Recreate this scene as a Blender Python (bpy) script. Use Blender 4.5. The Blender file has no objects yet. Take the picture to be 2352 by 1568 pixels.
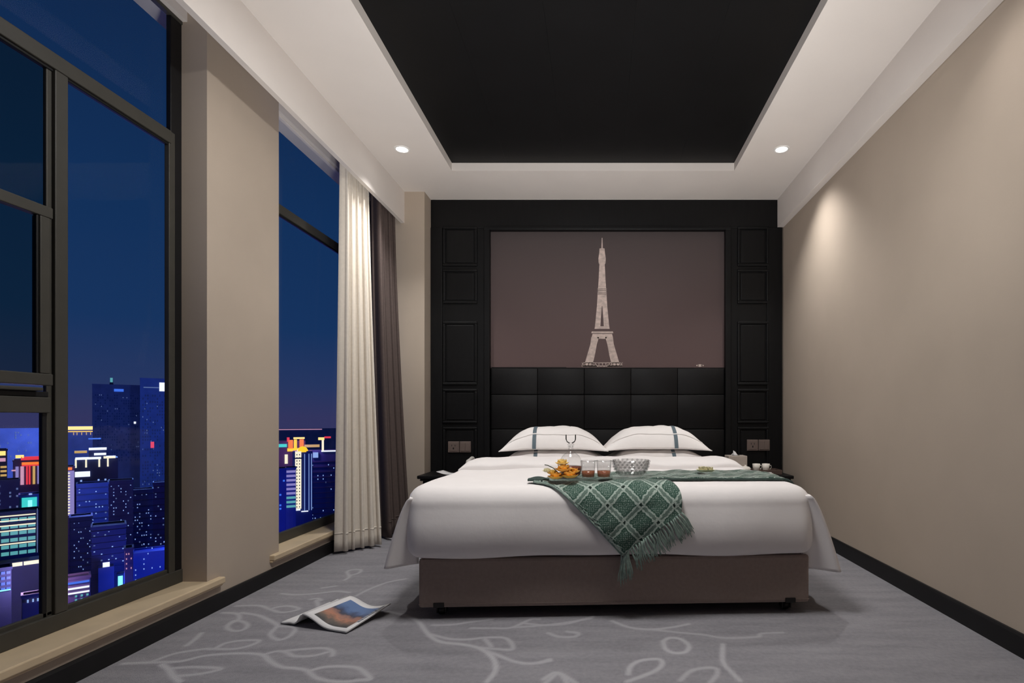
import bpy, bmesh, math, random
import numpy as np
from mathutils import Vector, Matrix
random.seed(7); rng = np.random.default_rng(5)
PI = math.pi
S = bpy.context.scene
COL = S.collection

# ------------------------------------------------------------------ camera, world, exposure, room lights
H = 0.90                      # camera height; it looks level along +Y with a shifted lens
F = 1250.0; VX, VY = 1374.0, 960.0
cd = bpy.data.cameras.new('camera'); cam = bpy.data.objects.new('camera', cd); COL.objects.link(cam)
cam.location = (0, 0, H); cam.rotation_euler = (PI/2, 0, 0)
cd.sensor_width = 36; cd.lens = 36*F/2352
cd.shift_x = -(VX-1176)/2352; cd.shift_y = (VY-784)/2352
cd.clip_start = 0.02; cd.clip_end = 5000
S.camera = cam
S.view_settings.view_transform = 'Standard'; S.view_settings.look = 'None'
S.view_settings.gamma = 1; S.view_settings.exposure = 0.06
S.view_settings.use_curve_mapping = False

w = bpy.data.worlds.new('night_sky'); S.world = w; w.use_nodes = True
nt = w.node_tree; nt.nodes.clear()
wo = nt.nodes.new('ShaderNodeOutputWorld'); bg = nt.nodes.new('ShaderNodeBackground')
tc = nt.nodes.new('ShaderNodeTexCoord'); sx = nt.nodes.new('ShaderNodeSeparateXYZ'); cr = nt.nodes.new('ShaderNodeValToRGB')
nt.links.new(tc.outputs['Generated'], sx.inputs[0]); nt.links.new(sx.outputs['Z'], cr.inputs[0])
nt.links.new(cr.outputs[0], bg.inputs[0]); nt.links.new(bg.outputs[0], wo.inputs[0])
e = cr.color_ramp.elements
e[0].position = 0.0; e[0].color = (.034, .036, .112, 1)
e[1].position = 1.0; e[1].color = (.004, .010, .030, 1)
for p, c in ((.05, (.021, .038, .118, 1)), (.14, (.0085, .034, .112, 1)), (.30, (.0065, .030, .100, 1)), (.52, (.0055, .021, .070, 1)), (.75, (.005, .013, .040, 1))):
    n_ = e.new(p); n_.color = c
bg.inputs[1].default_value = 1.0

def lamp(name, kind, loc, power, color, rot=(0, 0, 0), **kw):
    l = bpy.data.lights.new(name, kind); l.energy = power; l.color = color
    for k, v in kw.items(): setattr(l, k, v)
    o = bpy.data.objects.new(name, l); COL.objects.link(o); o.location = loc; o.rotation_euler = rot
    return o
WARM = (1.0, .98, .962)
ZC = 2.787                    # underside of the dropped ceiling
DOWN = ((-1.377, 3.82, 1), (1.287, 3.82, 1), (1.287, 2.05, .24), (1.287, .28, .2), (-1.377, -.9, .2), (1.287, -1.5, .2))
for xx, yy, k in DOWN:
    lamp('downlight_beam', 'SPOT', (xx, yy, ZC-.03), 66*k, WARM, spot_size=math.radians(102), spot_blend=1, shadow_soft_size=.04)
    lamp('downlight_core', 'SPOT', (xx, yy, ZC-.03), 9*k, WARM, spot_size=math.radians(70), spot_blend=.9, shadow_soft_size=.04)
lamp('overhead_fill_lamp', 'AREA', (-.20, 2.12, 2.765), 42, WARM, shape='DISK', size=.6)  # unseen area light, added overhead to brighten the carpet and bed top
# two unseen fill spots, added low before the bed to brighten the ceiling
for xx in (-.08, .58):
    lamp('ceiling_fill_spot', 'SPOT', (xx, .80, .35), 190, WARM, rot=(math.radians(137), 0, math.radians(8)), spot_size=math.radians(84), spot_blend=1, shadow_soft_size=.15)

# ------------------------------------------------------------------ helpers
def srgb(r, g, b):
    f = lambda c: (c/255/12.92) if c/255 <= .04045 else ((c/255+.055)/1.055)**2.4
    return (f(r), f(g), f(b), 1)

def mat(name, color, rough=.6, spec=.4, metal=0, noise=0, scale=8, bump=0, bscale=60, coat=0, stretch=None):
    m = bpy.data.materials.new(name); m.use_nodes = True
    nt = m.node_tree; b = nt.nodes['Principled BSDF']
    b.inputs['Base Color'].default_value = color; b.inputs['Roughness'].default_value = rough
    b.inputs['Specular IOR Level'].default_value = spec; b.inputs['Metallic'].default_value = metal
    b.inputs['Coat Weight'].default_value = coat
    t = nt.nodes.new('ShaderNodeTexCoord'); mp = nt.nodes.new('ShaderNodeMapping')
    nt.links.new(t.outputs['Object'], mp.inputs[0])
    if stretch: mp.inputs['Scale'].default_value = stretch
    if noise:
        n = nt.nodes.new('ShaderNodeTexNoise'); n.inputs['Scale'].default_value = scale; n.inputs['Detail'].default_value = 5
        nt.links.new(mp.outputs[0], n.inputs['Vector'])
        r = nt.nodes.new('ShaderNodeValToRGB')
        r.color_ramp.elements[0].position = .3; r.color_ramp.elements[1].position = .7
        r.color_ramp.elements[0].color = tuple(c*(1-noise) for c in color[:3])+(1,)
        r.color_ramp.elements[1].color = tuple(min(1, c*(1+noise)) for c in color[:3])+(1,)
        nt.links.new(n.outputs['Fac'], r.inputs[0]); nt.links.new(r.outputs[0], b.inputs['Base Color'])
    if bump:
        n2 = nt.nodes.new('ShaderNodeTexNoise'); n2.inputs['Scale'].default_value = bscale; n2.inputs['Detail'].default_value = 3
        nt.links.new(mp.outputs[0], n2.inputs['Vector'])
        bp = nt.nodes.new('ShaderNodeBump'); bp.inputs['Strength'].default_value = bump; bp.inputs['Distance'].default_value = .01
        nt.links.new(n2.outputs['Fac'], bp.inputs['Height']); nt.links.new(bp.outputs[0], b.inputs['Normal'])
    return m

def emit(name, color, strength=1.0):
    m = bpy.data.materials.new(name); m.use_nodes = True
    nt = m.node_tree; b = nt.nodes['Principled BSDF']
    b.inputs['Base Color'].default_value = (.02, .02, .02, 1)
    b.inputs['Emission Color'].default_value = color; b.inputs['Emission Strength'].default_value = strength
    return m

def glassy(name, tint=(1, 1, 1, 1), ior=1.3, gl=(1, 1, 1, 1), rough=.02):
    m = bpy.data.materials.new(name); m.use_nodes = True
    nt = m.node_tree; nt.nodes.clear()
    o = nt.nodes.new('ShaderNodeOutputMaterial'); mx = nt.nodes.new('ShaderNodeMixShader')
    t = nt.nodes.new('ShaderNodeBsdfTransparent'); g = nt.nodes.new('ShaderNodeBsdfGlossy'); lw = nt.nodes.new('ShaderNodeLayerWeight'); lw.inputs['Blend'].default_value = .5
    p = nt.nodes.new('ShaderNodeMath'); p.operation = 'POWER'; p.inputs[1].default_value = 3.5
    f = nt.nodes.new('ShaderNodeMath'); f.operation = 'MULTIPLY_ADD'; f.inputs[1].default_value = .55*min(1, (ior-1)*1.6); f.inputs[2].default_value = .04*min(1, (ior-1)*2.2)
    nt.links.new(lw.outputs['Facing'], p.inputs[0]); nt.links.new(p.outputs[0], f.inputs[0])
    t.inputs[0].default_value = tint; g.inputs[0].default_value = gl; g.inputs['Roughness'].default_value = rough
    nt.links.new(f.outputs[0], mx.inputs[0]); nt.links.new(t.outputs[0], mx.inputs[1]); nt.links.new(g.outputs[0], mx.inputs[2])
    nt.links.new(mx.outputs[0], o.inputs[0])
    return m

def obj(name, bm, m, parent=None, smooth=False, loc=None, kind=None):
    me = bpy.data.meshes.new(name)
    bmesh.ops.recalc_face_normals(bm, faces=bm.faces[:])
    bm.to_mesh(me); bm.free()
    if m is not None: me.materials.append(m)
    if smooth: me.polygons.foreach_set('use_smooth', [True]*len(me.polygons))
    o = bpy.data.objects.new(name, me); COL.objects.link(o)
    if parent is not None: o.parent = parent
    if loc is not None: o.location = loc
    if kind: o['kind'] = kind
    return o

def mesh_pydata(name, verts, faces, m, parent=None, smooth=True, kind=None):
    me = bpy.data.meshes.new(name); me.from_pydata(verts, [], faces); me.update()
    bm = bmesh.new(); bm.from_mesh(me); bmesh.ops.recalc_face_normals(bm, faces=bm.faces[:]); bm.to_mesh(me); bm.free()
    if m is not None: me.materials.append(m)
    if smooth: me.polygons.foreach_set('use_smooth', [True]*len(me.polygons))
    o = bpy.data.objects.new(name, me); COL.objects.link(o)
    if parent is not None: o.parent = parent
    if kind: o['kind'] = kind
    return o

def tag(o, label, cat=None, group=None, kind=None):
    o['label'] = label
    if cat: o['category'] = cat
    if group: o['group'] = group
    if kind: o['kind'] = kind
    return o
def thing(name, label, cat, loc=(0, 0, 0), rz=0, group=None):
    o = bpy.data.objects.new(name, None); COL.objects.link(o); o.location = loc; o.rotation_euler = (0, 0, rz)
    o.empty_display_size = .05
    return tag(o, label, cat, group)
def setting(name, loc=(0, 0, 0)):
    o = bpy.data.objects.new(name, None); COL.objects.link(o); o.location = loc; o['kind'] = 'structure'
    return o

def bx(x0, x1, y0, y1, z0, z1, bev=0, bm=None, seg=2):
    tmp = bmesh.new()
    bmesh.ops.create_cube(tmp, size=1)
    for v in tmp.verts:
        v.co = Vector((x0+(v.co.x+.5)*(x1-x0), y0+(v.co.y+.5)*(y1-y0), z0+(v.co.z+.5)*(z1-z0)))
    if bev: bmesh.ops.bevel(tmp, geom=tmp.edges[:], offset=bev, segments=seg, affect='EDGES', profile=.5)
    if bm is None: return tmp
    me = bpy.data.meshes.new('t'); tmp.to_mesh(me); tmp.free(); bm.from_mesh(me); bpy.data.meshes.remove(me)
    return bm
def boxes(*bs, bev=0):
    bm = bmesh.new()
    for b in bs: bx(*b, bev=bev, bm=bm)
    return bm
def lathe(profile, n=28, bm=None, cx=0, cy=0, cz=0):
    bm = bm or bmesh.new(); rings = []
    for r, z in profile:
        if r < 1e-5: rings.append([bm.verts.new((cx, cy, cz+z))])
        else: rings.append([bm.verts.new((cx+r*math.cos(2*PI*i/n), cy+r*math.sin(2*PI*i/n), cz+z)) for i in range(n)])
    for a, b in zip(rings, rings[1:]):
        if len(a) == 1 and len(b) == 1: continue
        for i in range(n):
            j = (i+1) % n
            if len(a) == 1: bm.faces.new((a[0], b[i], b[j]))
            elif len(b) == 1: bm.faces.new((a[i], a[j], b[0]))
            else: bm.faces.new((a[i], a[j], b[j], b[i]))
    return bm
def tube(pts, rad, n=8, bm=None, close=True):
    bm = bm or bmesh.new(); pts = [Vector(p) for p in pts]; rings = []
    for i, p in enumerate(pts):
        d = (pts[min(i+1, len(pts)-1)]-pts[max(i-1, 0)]).normalized()
        up = Vector((0, 0, 1)) if abs(d.z) < .95 else Vector((0, 1, 0))
        a = d.cross(up).normalized(); b = d.cross(a)
        r = rad[i] if isinstance(rad, (list, tuple)) else rad
        rings.append([bm.verts.new(p+a*r*math.cos(2*PI*k/n)+b*r*math.sin(2*PI*k/n)) for k in range(n)])
    for A, B in zip(rings, rings[1:]):
        for k in range(n): bm.faces.new((A[k], A[(k+1) % n], B[(k+1) % n], B[k]))
    if close: bm.faces.new(rings[0]); bm.faces.new(rings[-1])
    return bm
def sheet(fn, nu, nv):
    vs = [fn(i/(nu-1), j/(nv-1)) for j in range(nv) for i in range(nu)]
    fs = [(j*nu+i, j*nu+i+1, (j+1)*nu+i+1, (j+1)*nu+i) for j in range(nv-1) for i in range(nu-1)]
    return vs, fs
def solidify(o, t, offset=0):
    md = o.modifiers.new('thickness', 'SOLIDIFY'); md.thickness = t; md.offset = offset
    return o
def link_copy(o, parent, loc=None, rot=None):
    c = o.copy(); COL.objects.link(c); c.parent = parent
    if loc is not None: c.location = loc
    if rot is not None: c.rotation_euler = rot
    return c
def floor_pt(px, py):
    D = H*F/(py-VY)
    return ((px-VX)/F*D, D)

# ------------------------------------------------------------------ materials
M = {}
M['wall'] = mat('beige_wall', srgb(180, 166, 151), .85, .2, noise=.03, scale=3, bump=.05, bscale=300)
M['white'] = mat('white_plaster', srgb(226, 219, 213), .8, .25, noise=.015, scale=4)
M['stone'] = mat('cream_stone_sill', srgb(208, 187, 155), .35, .4, noise=.08, scale=9, bump=.02)
M['black_base'] = mat('black_skirting', srgb(24, 23, 24), .55, .3, noise=.15, scale=14)
M['black_ceiling'] = mat('black_ceiling_panel', srgb(17, 17, 18), .55, .2, noise=.1, scale=5)
M['black_wood'] = mat('black_lacquered_wood', srgb(17, 17, 18), .45, .2, noise=.2, scale=6, stretch=(9, 9, 1))
M['pad'] = mat('black_leather', srgb(14, 13, 14), .5, .25, bump=.12, bscale=180)
M['alu'] = mat('dark_bronze_aluminium', srgb(62, 60, 54), .5, .4, noise=.06, scale=20)
M['alu_dark'] = mat('black_gasket_aluminium', srgb(18, 18, 20), .5, .3, noise=.1, scale=20)
M['pane'] = glassy('window_glass', (.96, .97, .98, 1), 1.05, (.8, .85, .9, 1))
M['sash_pane'] = glassy('tinted_sash_glass', (.66, .68, .62, 1), 1.10, (.8, .85, .9, 1))
M['linen'] = mat('white_linen', srgb(232, 227, 225), .8, .2, noise=.012, scale=12, bump=.06, bscale=40)
M['pillow'] = mat('white_pillow_cotton', srgb(236, 231, 228), .8, .2, noise=.012, scale=12, bump=.08, bscale=25)
M['stripe'] = mat('slate_ribbon', srgb(92, 106, 114), .7, .3, noise=.06, scale=90)
M['taupe'] = mat('taupe_upholstery', srgb(146, 130, 122), .85, .2, noise=.06, scale=60, bump=.15, bscale=240)
M['cream_curtain'] = mat('cream_curtain_fabric', srgb(222, 213, 200), .9, .15, noise=.04, scale=60, bump=.05, bscale=200)
M['brown_curtain'] = mat('brown_curtain_fabric', srgb(82, 70, 66), .8, .3, noise=.08, scale=60, bump=.05, bscale=200)
M['chrome'] = mat('brushed_metal', srgb(190, 188, 184), .3, .5, metal=1)
M['dark_metal'] = mat('dark_caster_metal', srgb(40, 38, 37), .4, .5, metal=.6)
M['socket'] = mat('taupe_socket_plastic', srgb(112, 98, 92), .4, .4, noise=.05, scale=20)
M['ceramic'] = mat('white_ceramic', srgb(232, 226, 216), .25, .5, noise=.01)
M['paper'] = mat('white_paper', srgb(216, 214, 214), .6, .3, noise=.02, scale=30)
M['tissue_box'] = mat('taupe_tissue_box', srgb(178, 166, 156), .5, .3, noise=.03, scale=30)
M['tray_brown'] = mat('brown_lacquer_tray', srgb(88, 72, 66), .4, .4, noise=.1, scale=20)
M['phone'] = mat('offwhite_plastic', srgb(205, 202, 196), .35, .5, noise=.02)
M['glass'] = glassy('clear_glass', (.93, .93, .93, 1), 1.6)
M['tray_glass'] = glassy('tray_glass', (.9, .91, .9, 1), 1.05, rough=.25)
M['cut_glass'] = glassy('cut_glass', (.86, .86, .86, 1), 1.55, rough=.08)
M['tea'] = mat('amber_tea', srgb(158, 92, 62), .1, .5, noise=.12, scale=30)
M['tea_dark'] = mat('dark_amber_tea', srgb(120, 58, 40), .1, .5, noise=.15, scale=30)
M['petal'] = mat('orange_yellow_petals', srgb(240, 186, 92), .7, .2, noise=.16, scale=60)
M['petal_pale'] = mat('pale_yellow_petals', srgb(242, 214, 140), .7, .2, noise=.12, scale=60)
M['cream_petal'] = mat('cream_blossom', srgb(232, 226, 196), .7, .2, noise=.06, scale=60)
M['stem'] = mat('dark_green_stem', srgb(52, 58, 40), .7, .2, noise=.1, scale=30)
M['rim'] = mat('ceiling_lamp_ring', srgb(235, 232, 228), .4, .4)
M['bulb'] = emit('downlight_lens', (1, .98, .95, 1), 9)
M['fringe'] = mat('sage_fringe_yarn', srgb(138, 156, 146), .95, .1, noise=.22, scale=70)
M['hem'] = mat('dark_blanket_hem', srgb(66, 78, 74), .95, .1, noise=.2, scale=80)

# carpet: grey pile, its woven vine pattern comes from the painted-in attribute 'vine'
def carpet_mat():
    m = mat('grey_carpet', srgb(128, 126, 130), .95, .1)
    nt = m.node_tree; b = nt.nodes['Principled BSDF']
    at = nt.nodes.new('ShaderNodeAttribute'); at.attribute_name = 'vine'
    t = nt.nodes.new('ShaderNodeTexCoord')
    n = nt.nodes.new('ShaderNodeTexNoise'); n.inputs['Scale'].default_value = 55; n.inputs['Detail'].default_value = 6
    n2 = nt.nodes.new('ShaderNodeTexNoise'); n2.inputs['Scale'].default_value = 3; n2.inputs['Detail'].default_value = 4
    nt.links.new(t.outputs['Object'], n.inputs[0])
    mp = nt.nodes.new('ShaderNodeMapping'); mp.inputs['Scale'].default_value = (1, 5, 1)
    nt.links.new(t.outputs['Object'], mp.inputs[0]); nt.links.new(mp.outputs[0], n2.inputs[0])
    r = nt.nodes.new('ShaderNodeValToRGB'); r.color_ramp.elements[0].position = .25; r.color_ramp.elements[1].position = .75
    r.color_ramp.elements[0].color = srgb(120, 118, 123); r.color_ramp.elements[1].color = srgb(150, 148, 152)
    mx0 = nt.nodes.new('ShaderNodeMix'); mx0.data_type = 'FLOAT'; mx0.inputs[0].default_value = .6
    nt.links.new(n.outputs['Fac'], mx0.inputs[2]); nt.links.new(n2.outputs['Fac'], mx0.inputs[3])
    nt.links.new(mx0.outputs[0], r.inputs[0])
    mx = nt.nodes.new('ShaderNodeMix'); mx.data_type = 'RGBA'
    nt.links.new(at.outputs['Fac'], mx.inputs[0]); nt.links.new(r.outputs[0], mx.inputs[6]); mx.inputs[7].default_value = srgb(172, 170, 174)
    nt.links.new(mx.outputs[2], b.inputs['Base Color'])
    bp = nt.nodes.new('ShaderNodeBump'); bp.inputs['Strength'].default_value = .35; bp.inputs['Distance'].default_value = .01
    n3 = nt.nodes.new('ShaderNodeTexNoise'); n3.inputs['Scale'].default_value = 220
    nt.links.new(t.outputs['Object'], n3.inputs[0]); nt.links.new(n3.outputs['Fac'], bp.inputs['Height']); nt.links.new(bp.outputs[0], b.inputs['Normal'])
    return m
M['carpet'] = carpet_mat()

# ------------------------------------------------------------------ room shell
XL, XR = -1.79, 1.60          # wall faces
YB, YF = 4.85, -2.6           # back wall, wall behind the camera
PN, PF = 2.49, 3.05           # the pillar between the two windows
XW = -1.90                    # inner face of the window frames
# floor, with woven vines
A = lambda *p: [floor_pt(180+x*.5187, 1220+y*.5187) for x, y in p]
B = lambda *p: [floor_pt(1200+x*.4898, 1200+y*.4898) for x, y in p]
VINES = [
 (A((200,585),(310,580),(450,575),(560,550),(700,540),(810,545),(850,575),(900,600),(960,605),(1010,615),(1050,645),(1100,660),(1180,665),(1270,655)), 1),
 (A((330,575),(430,540),(560,520),(600,520),(650,495),(720,483),(800,483),(760,505),(690,520),(600,520)), .8),
 (A((820,545),(880,530),(920,535),(960,552),(1040,550),(1100,535)), .8),
 (A((900,530),(1000,520),(1090,517),(1125,530),(1125,550)), .8),
 (A((1030,615),(1090,600),(1170,597),(1240,605),(1280,635),(1290,655),(1230,658)), 1),
 (A((370,590),(400,610),(420,640),(450,665)), 1.3),
 (A((420,605),(520,600),(630,607),(570,625),(500,635),(430,640)), .9),
 (A((480,505),(520,475),(545,450)), .9),
 (A((660,415),(690,395),(730,400),(750,415),(730,435),(690,440),(660,428),(670,410),(710,390),(710,370),(690,362),(640,360)), .8),
 (A((700,330),(800,328),(850,345),(900,358),(960,350),(975,340),(930,330),(880,335),(850,345)), .7),
 (A((720,360),(790,370),(840,390),(880,415),(860,440),(850,460),(890,480),(940,460),(960,425),(890,420)), .8),
 (A((900,275),(960,280),(1050,275),(1140,265),(1200,270)), .7), (A((1080,250),(1140,242)), .7),
 (A((1180,215),(1200,200),(1190,180),(1210,170),(1250,170),(1240,185),(1200,195)), .7),
 (A((1030,300),(1060,297),(1075,305)), .8), (A((1055,305),(1065,335)), .8),
 (A((1230,285),(1290,255),(1370,225),(1450,210)), .5),
 (A((1370,355),(1440,370),(1500,395),(1530,430),(1560,465),(1610,490),(1700,500),(1770,515),(1820,545),(1845,580),(1845,620),(1810,665)), 1.1),
 (A((1560,455),(1640,475),(1720,478),(1800,470),(1880,470),(1915,490),(1920,522),(1850,520),(1770,513)), .8),
 (A((1800,475),(1830,510)), .7),
 (A((1770,515),(1850,545),(1930,575),(2010,585),(2090,572)), .8),
 (A((1570,415),(1660,412),(1740,400),(1830,390)), .6), (A((1740,428),(1830,428),(1920,425),(2000,390),(2040,388)), .6),
 (A((1920,425),(2030,418),(2150,405),(2270,385)), .6), (A((2080,450),(2130,465),(2200,465),(2215,450),(2180,445)), .6),
 (A((2060,655),(2120,625),(2200,670)), .9),
 (B((0,470),(100,480),(200,475),(260,460),(330,440)), .6), (B((130,520),(170,535),(240,535),(260,520),(210,510)), .6),
 (B((420,460),(500,490),(600,500),(700,490),(780,475)), .7), (B((600,500),(740,515),(850,525),(950,540),(1100,535),(1120,520),(1220,515)), .5),
 (B((660,555),(690,540),(740,545),(780,575),(765,605),(710,610),(670,590),(660,555)), 1),
 (B((495,710),(510,670),(560,645),(640,640),(655,665),(620,695),(560,720),(490,745)), 1),
 (B((740,740),(790,695),(860,680),(910,685),(910,715),(880,750)), .7),
 (B((940,570),(940,650),(980,700),(1020,740)), .9), (B((110,750),(170,705),(210,750)), .9),
 (B((0,660),(60,658),(130,640)), .7),
]
def build_floor():
    xs = np.concatenate([[-2.05], np.arange(XL, XR+.02, .008)]); ys = np.concatenate([[YF-.1], np.arange(1.6, 3.7, .008), [YB+.1]])
    X, Y = np.meshgrid(xs, ys); P = np.stack([X.ravel(), Y.ravel()], 1)
    val = np.zeros(len(P))
    def smooth(pl):
        pl = [np.array(p) for p in pl]; out = []
        for i in range(len(pl)-1):
            p0, p1, p2, p3 = pl[max(i-1, 0)], pl[i], pl[i+1], pl[min(i+2, len(pl)-1)]
            for t in np.linspace(0, 1, 6, endpoint=False):
                out.append(.5*((2*p1)+(-p0+p2)*t+(2*p0-5*p1+4*p2-p3)*t*t+(-p0+3*p1-3*p2+p3)*t**3))
        out.append(pl[-1]); return out
    for pl, wgt in VINES:
        pl = smooth(pl)
        for a, b in zip(pl, pl[1:]):
            lo = np.minimum(a, b)-.05; hi = np.maximum(a, b)+.05
            idx = np.where((P[:, 0] > lo[0]) & (P[:, 0] < hi[0]) & (P[:, 1] > lo[1]) & (P[:, 1] < hi[1]))[0]
            if not len(idx): continue
            d = b-a; L = max(d@d, 1e-9); t = np.clip(((P[idx]-a)@d)/L, 0, 1)
            dist = np.linalg.norm(P[idx]-a-t[:, None]*d, axis=1)
            hw = .0052*(.6+.4*wgt)
            v = np.clip(1-(dist-hw)/.010, 0, 1)*min(1, .35+.5*wgt)
            val[idx] = np.maximum(val[idx], v)
    nx, ny = len(xs), len(ys)
    vs = [(float(p[0]), float(p[1]), 0) for p in P]
    I = np.arange(nx*ny).reshape(ny, nx)
    fs = np.stack([I[:-1, :-1], I[:-1, 1:], I[1:, 1:], I[1:, :-1]], -1).reshape(-1, 4).tolist()
    me = bpy.data.meshes.new('floor'); me.from_pydata(vs, [], fs); me.update()
    at = me.attributes.new('vine', 'FLOAT', 'POINT'); at.data.foreach_set('value', val.astype(np.float32))
    me.materials.append(M['carpet'])
    o = bpy.data.objects.new('floor', me); COL.objects.link(o); o['kind'] = 'structure'
    # slab below so that the floor has depth
    obj('floor_slab', bx(-2.05, XR+.1, YF-.1, YB+.1, -.12, -.004), M['carpet'], o)
    return o
build_floor()

# ceiling: dropped white soffit round a black coffer
CX0, CX1, CY1, CY0 = -1.117, 1.037, 4.153, -2.0
cl = setting('ceiling')
obj('soffit', boxes((-2.1, CX0, YF-.1, YB+.1, ZC, ZC+.06), (CX1, XR+.15, YF-.1, YB+.1, ZC, ZC+.06), (CX0, CX1, CY1, YB+.1, ZC, ZC+.06), (CX0, CX1, YF-.1, CY0, ZC, ZC+.06)), M['white'], cl)
# black boards of the coffer, butted side by side
yb = CY1+.02; nb = 5; step = (CX1-CX0+.04)/nb
for i in range(nb):
    obj('coffer_board', bx(CX0-.02+i*step+.0003, CX0-.02+(i+1)*step-.0003, CY0, yb, ZC+.061, ZC+.08), M['black_ceiling'], cl)
obj('coffer_backing', bx(-2.1, XR+.15, YF-.1, YB+.1, ZC+.085, ZC+.16), M['black_ceiling'], cl)

wr = obj('wall_right', bx(XR, XR+.12, YF, YB+.05, 0, ZC+.1), M['wall'], kind='structure')
obj('wall_back', bx(-2.05, XR+.1, YB, YB+.12, 0, ZC+.1), M['wall'], kind='structure')
obj('wall_front', bx(-2.05, XR+.1, YF-.12, YF, 0, ZC+.1), M['wall'], kind='structure')
WB0 = -.62                     # window 1 starts behind the camera
wl = setting('wall_left')
obj('dado', boxes((-1.93, XL, YF, PN, 0, .112), (-1.93, XL, PF, YB, 0, .112)), M['wall'], wl)
obj('pillar', bx(-1.93, XL, PN, PF, 0, ZC), M['wall'], wl)
obj('pier', bx(-1.93, XL, YF, WB0, .112, ZC), M['wall'], wl)
obj('lintel', boxes((-1.93, -1.88, WB0, PN, 2.712, ZC), (-1.93, -1.88, PF, YB, 2.712, ZC)), M['white'], wl)
obj('corner_pilaster', bx(-1.93, -1.448, 4.536, YB, 0, ZC), M['wall'], wl)

t1 = obj('trim_1', bx(-1.645, -1.615, YF, 4.536, 2.525, ZC), M['white'], kind='structure')      # pelmet beam over the curtains
t2 = obj('trim_2', bx(1.548, XR+.005, YF, 4.70, 2.548, ZC), M['white'], kind='structure')        # boxed beam along the right wall

def skirting(name, prof, y0, y1):
    bm = bmesh.new(); a = [bm.verts.new((x, y0, z)) for x, z in prof]; b = [bm.verts.new((x, y1, z)) for x, z in prof]
    n = len(prof)
    for i in range(n): bm.faces.new((a[i], a[(i+1) % n], b[(i+1) % n], b[i]))
    bm.faces.new(a); bm.faces.new(b)
    return obj(name, bm, M['black_base'], kind='structure')
skirting('baseboard_left', [(XL-.005, 0), (XL+.012, 0), (XL+.012, .066), (XL+.008, .074), (XL-.005, .076)], YF, 4.536)
skirting('baseboard_right', [(XR+.005, 0), (XR-.012, 0), (XR-.012, .078), (XR-.008, .088), (XR+.005, .09)], YF, 4.68)

# windows ----------------------------------------------------------------
def bar(name, y0, y1, z0, z1, par, m='alu', x0=-1.926, x1=XW, bev=.003):
    return obj(name, bx(x0, x1, y0, y1, z0, z1, bev), M[m], par)
def glaze(y0, y1, z0, z1, par, m='pane'):
    return obj('pane', bx(-1.924, -1.919, y0, y1, z0, z1), M[m], par)
def sill(par, y0, y1):
    bm = boxes((-1.93, -1.762, y0, y1, .122, .152), (-1.93, -1.774, y0, y1, .110, .122), bev=.005)
    return obj('sill', bm, M['stone'], par)
Z0, ZT = .152, 2.712
def transom(par, y0, y1):
    bar('transom', y0, y1, 2.122, 2.178, par); bar('transom_gasket', y0, y1, 2.112, 2.124, par, 'alu_dark', x1=-1.908)
w1 = setting('window_1')
sill(w1, WB0-.05, PN+.085)
bar('bottom_rail', WB0, PN, Z0, .212, w1); bar('bottom_bead', WB0, PN, .205, .228, w1, x1=-1.912)
bar('head_rail', WB0, PN, 2.696, ZT, w1)
bar('jamb', 2.425, PN, Z0, ZT, w1, 'alu_dark', x1=-1.905); bar('jamb_face', 2.415, 2.45, Z0, 2.178, w1, x1=-1.904)
bar('jamb', WB0, WB0+.07, Z0, ZT, w1)
bar('mullion', 1.905, 1.952, .213, 2.121, w1, x1=XW); bar('mullion_fillet', 1.886, 1.906, .213, 2.121, w1, x1=-1.912)
bar('mullion', .86, .96, .213, 2.121, w1)
transom(w1, WB0, 2.425)
glaze(WB0, 2.43, 2.16, 2.70, w1); glaze(1.93, 2.43, .2, 2.13, w1); glaze(WB0, .9, .2, 2.13, w1)
glaze(.93, 1.9, .2, .93, w1); glaze(.93, 1.9, 1.62, 2.13, w1, 'sash_pane')
bar('bay_rail', .93, 1.89, .918, .972, w1); bar('bay_rail', .93, 1.89, .972, .992, w1, 'alu_dark', x1=-1.908)
bar('side_bead', 1.872, 1.888, .2, .92, w1, 'alu_dark', x1=-1.912)
sash = setting('sash'); sash.parent = w1; del sash['kind']
for (n, a, b, c, d) in (('sash_rail', .955, 1.886, 1.588, 1.626), ('sash_rail', .955, 1.886, 1.012, 1.052), ('sash_stile', 1.842, 1.876, 1.0525, 1.5875), ('sash_stile', .955, .995, 1.0525, 1.5875)):
    bar(n, a, b, c, d, sash, x0=-1.918, x1=-1.888)
bar('sash_bead', 1.834, 1.844, 1.05, 1.59, sash, 'alu_dark', x0=-1.905, x1=-1.893)
obj('pane', bx(-1.901, -1.897, .98, 1.845, 1.04, 1.6), M['sash_pane'], sash)
obj('sash_grip', bx(-1.92, -1.885, 1.0, 1.85, .992, 1.004, .003), M['alu'], sash)
w2 = setting('window_2')
sill(w2, PF-.085, 4.53)
bar('bottom_rail', PF, 4.53, Z0, .212, w2); bar('head_rail', PF, 4.53, 2.698, ZT, w2, 'white')
bar('jamb', PF, PF+.05, Z0, ZT, w2); bar('jamb', 4.47, 4.53, Z0, ZT, w2)
transom(w2, PF+.05, 4.47)
glaze(PF+.04, 4.49, 2.16, 2.7, w2); glaze(PF+.04, 4.49, .2, 2.13, w2)

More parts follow.
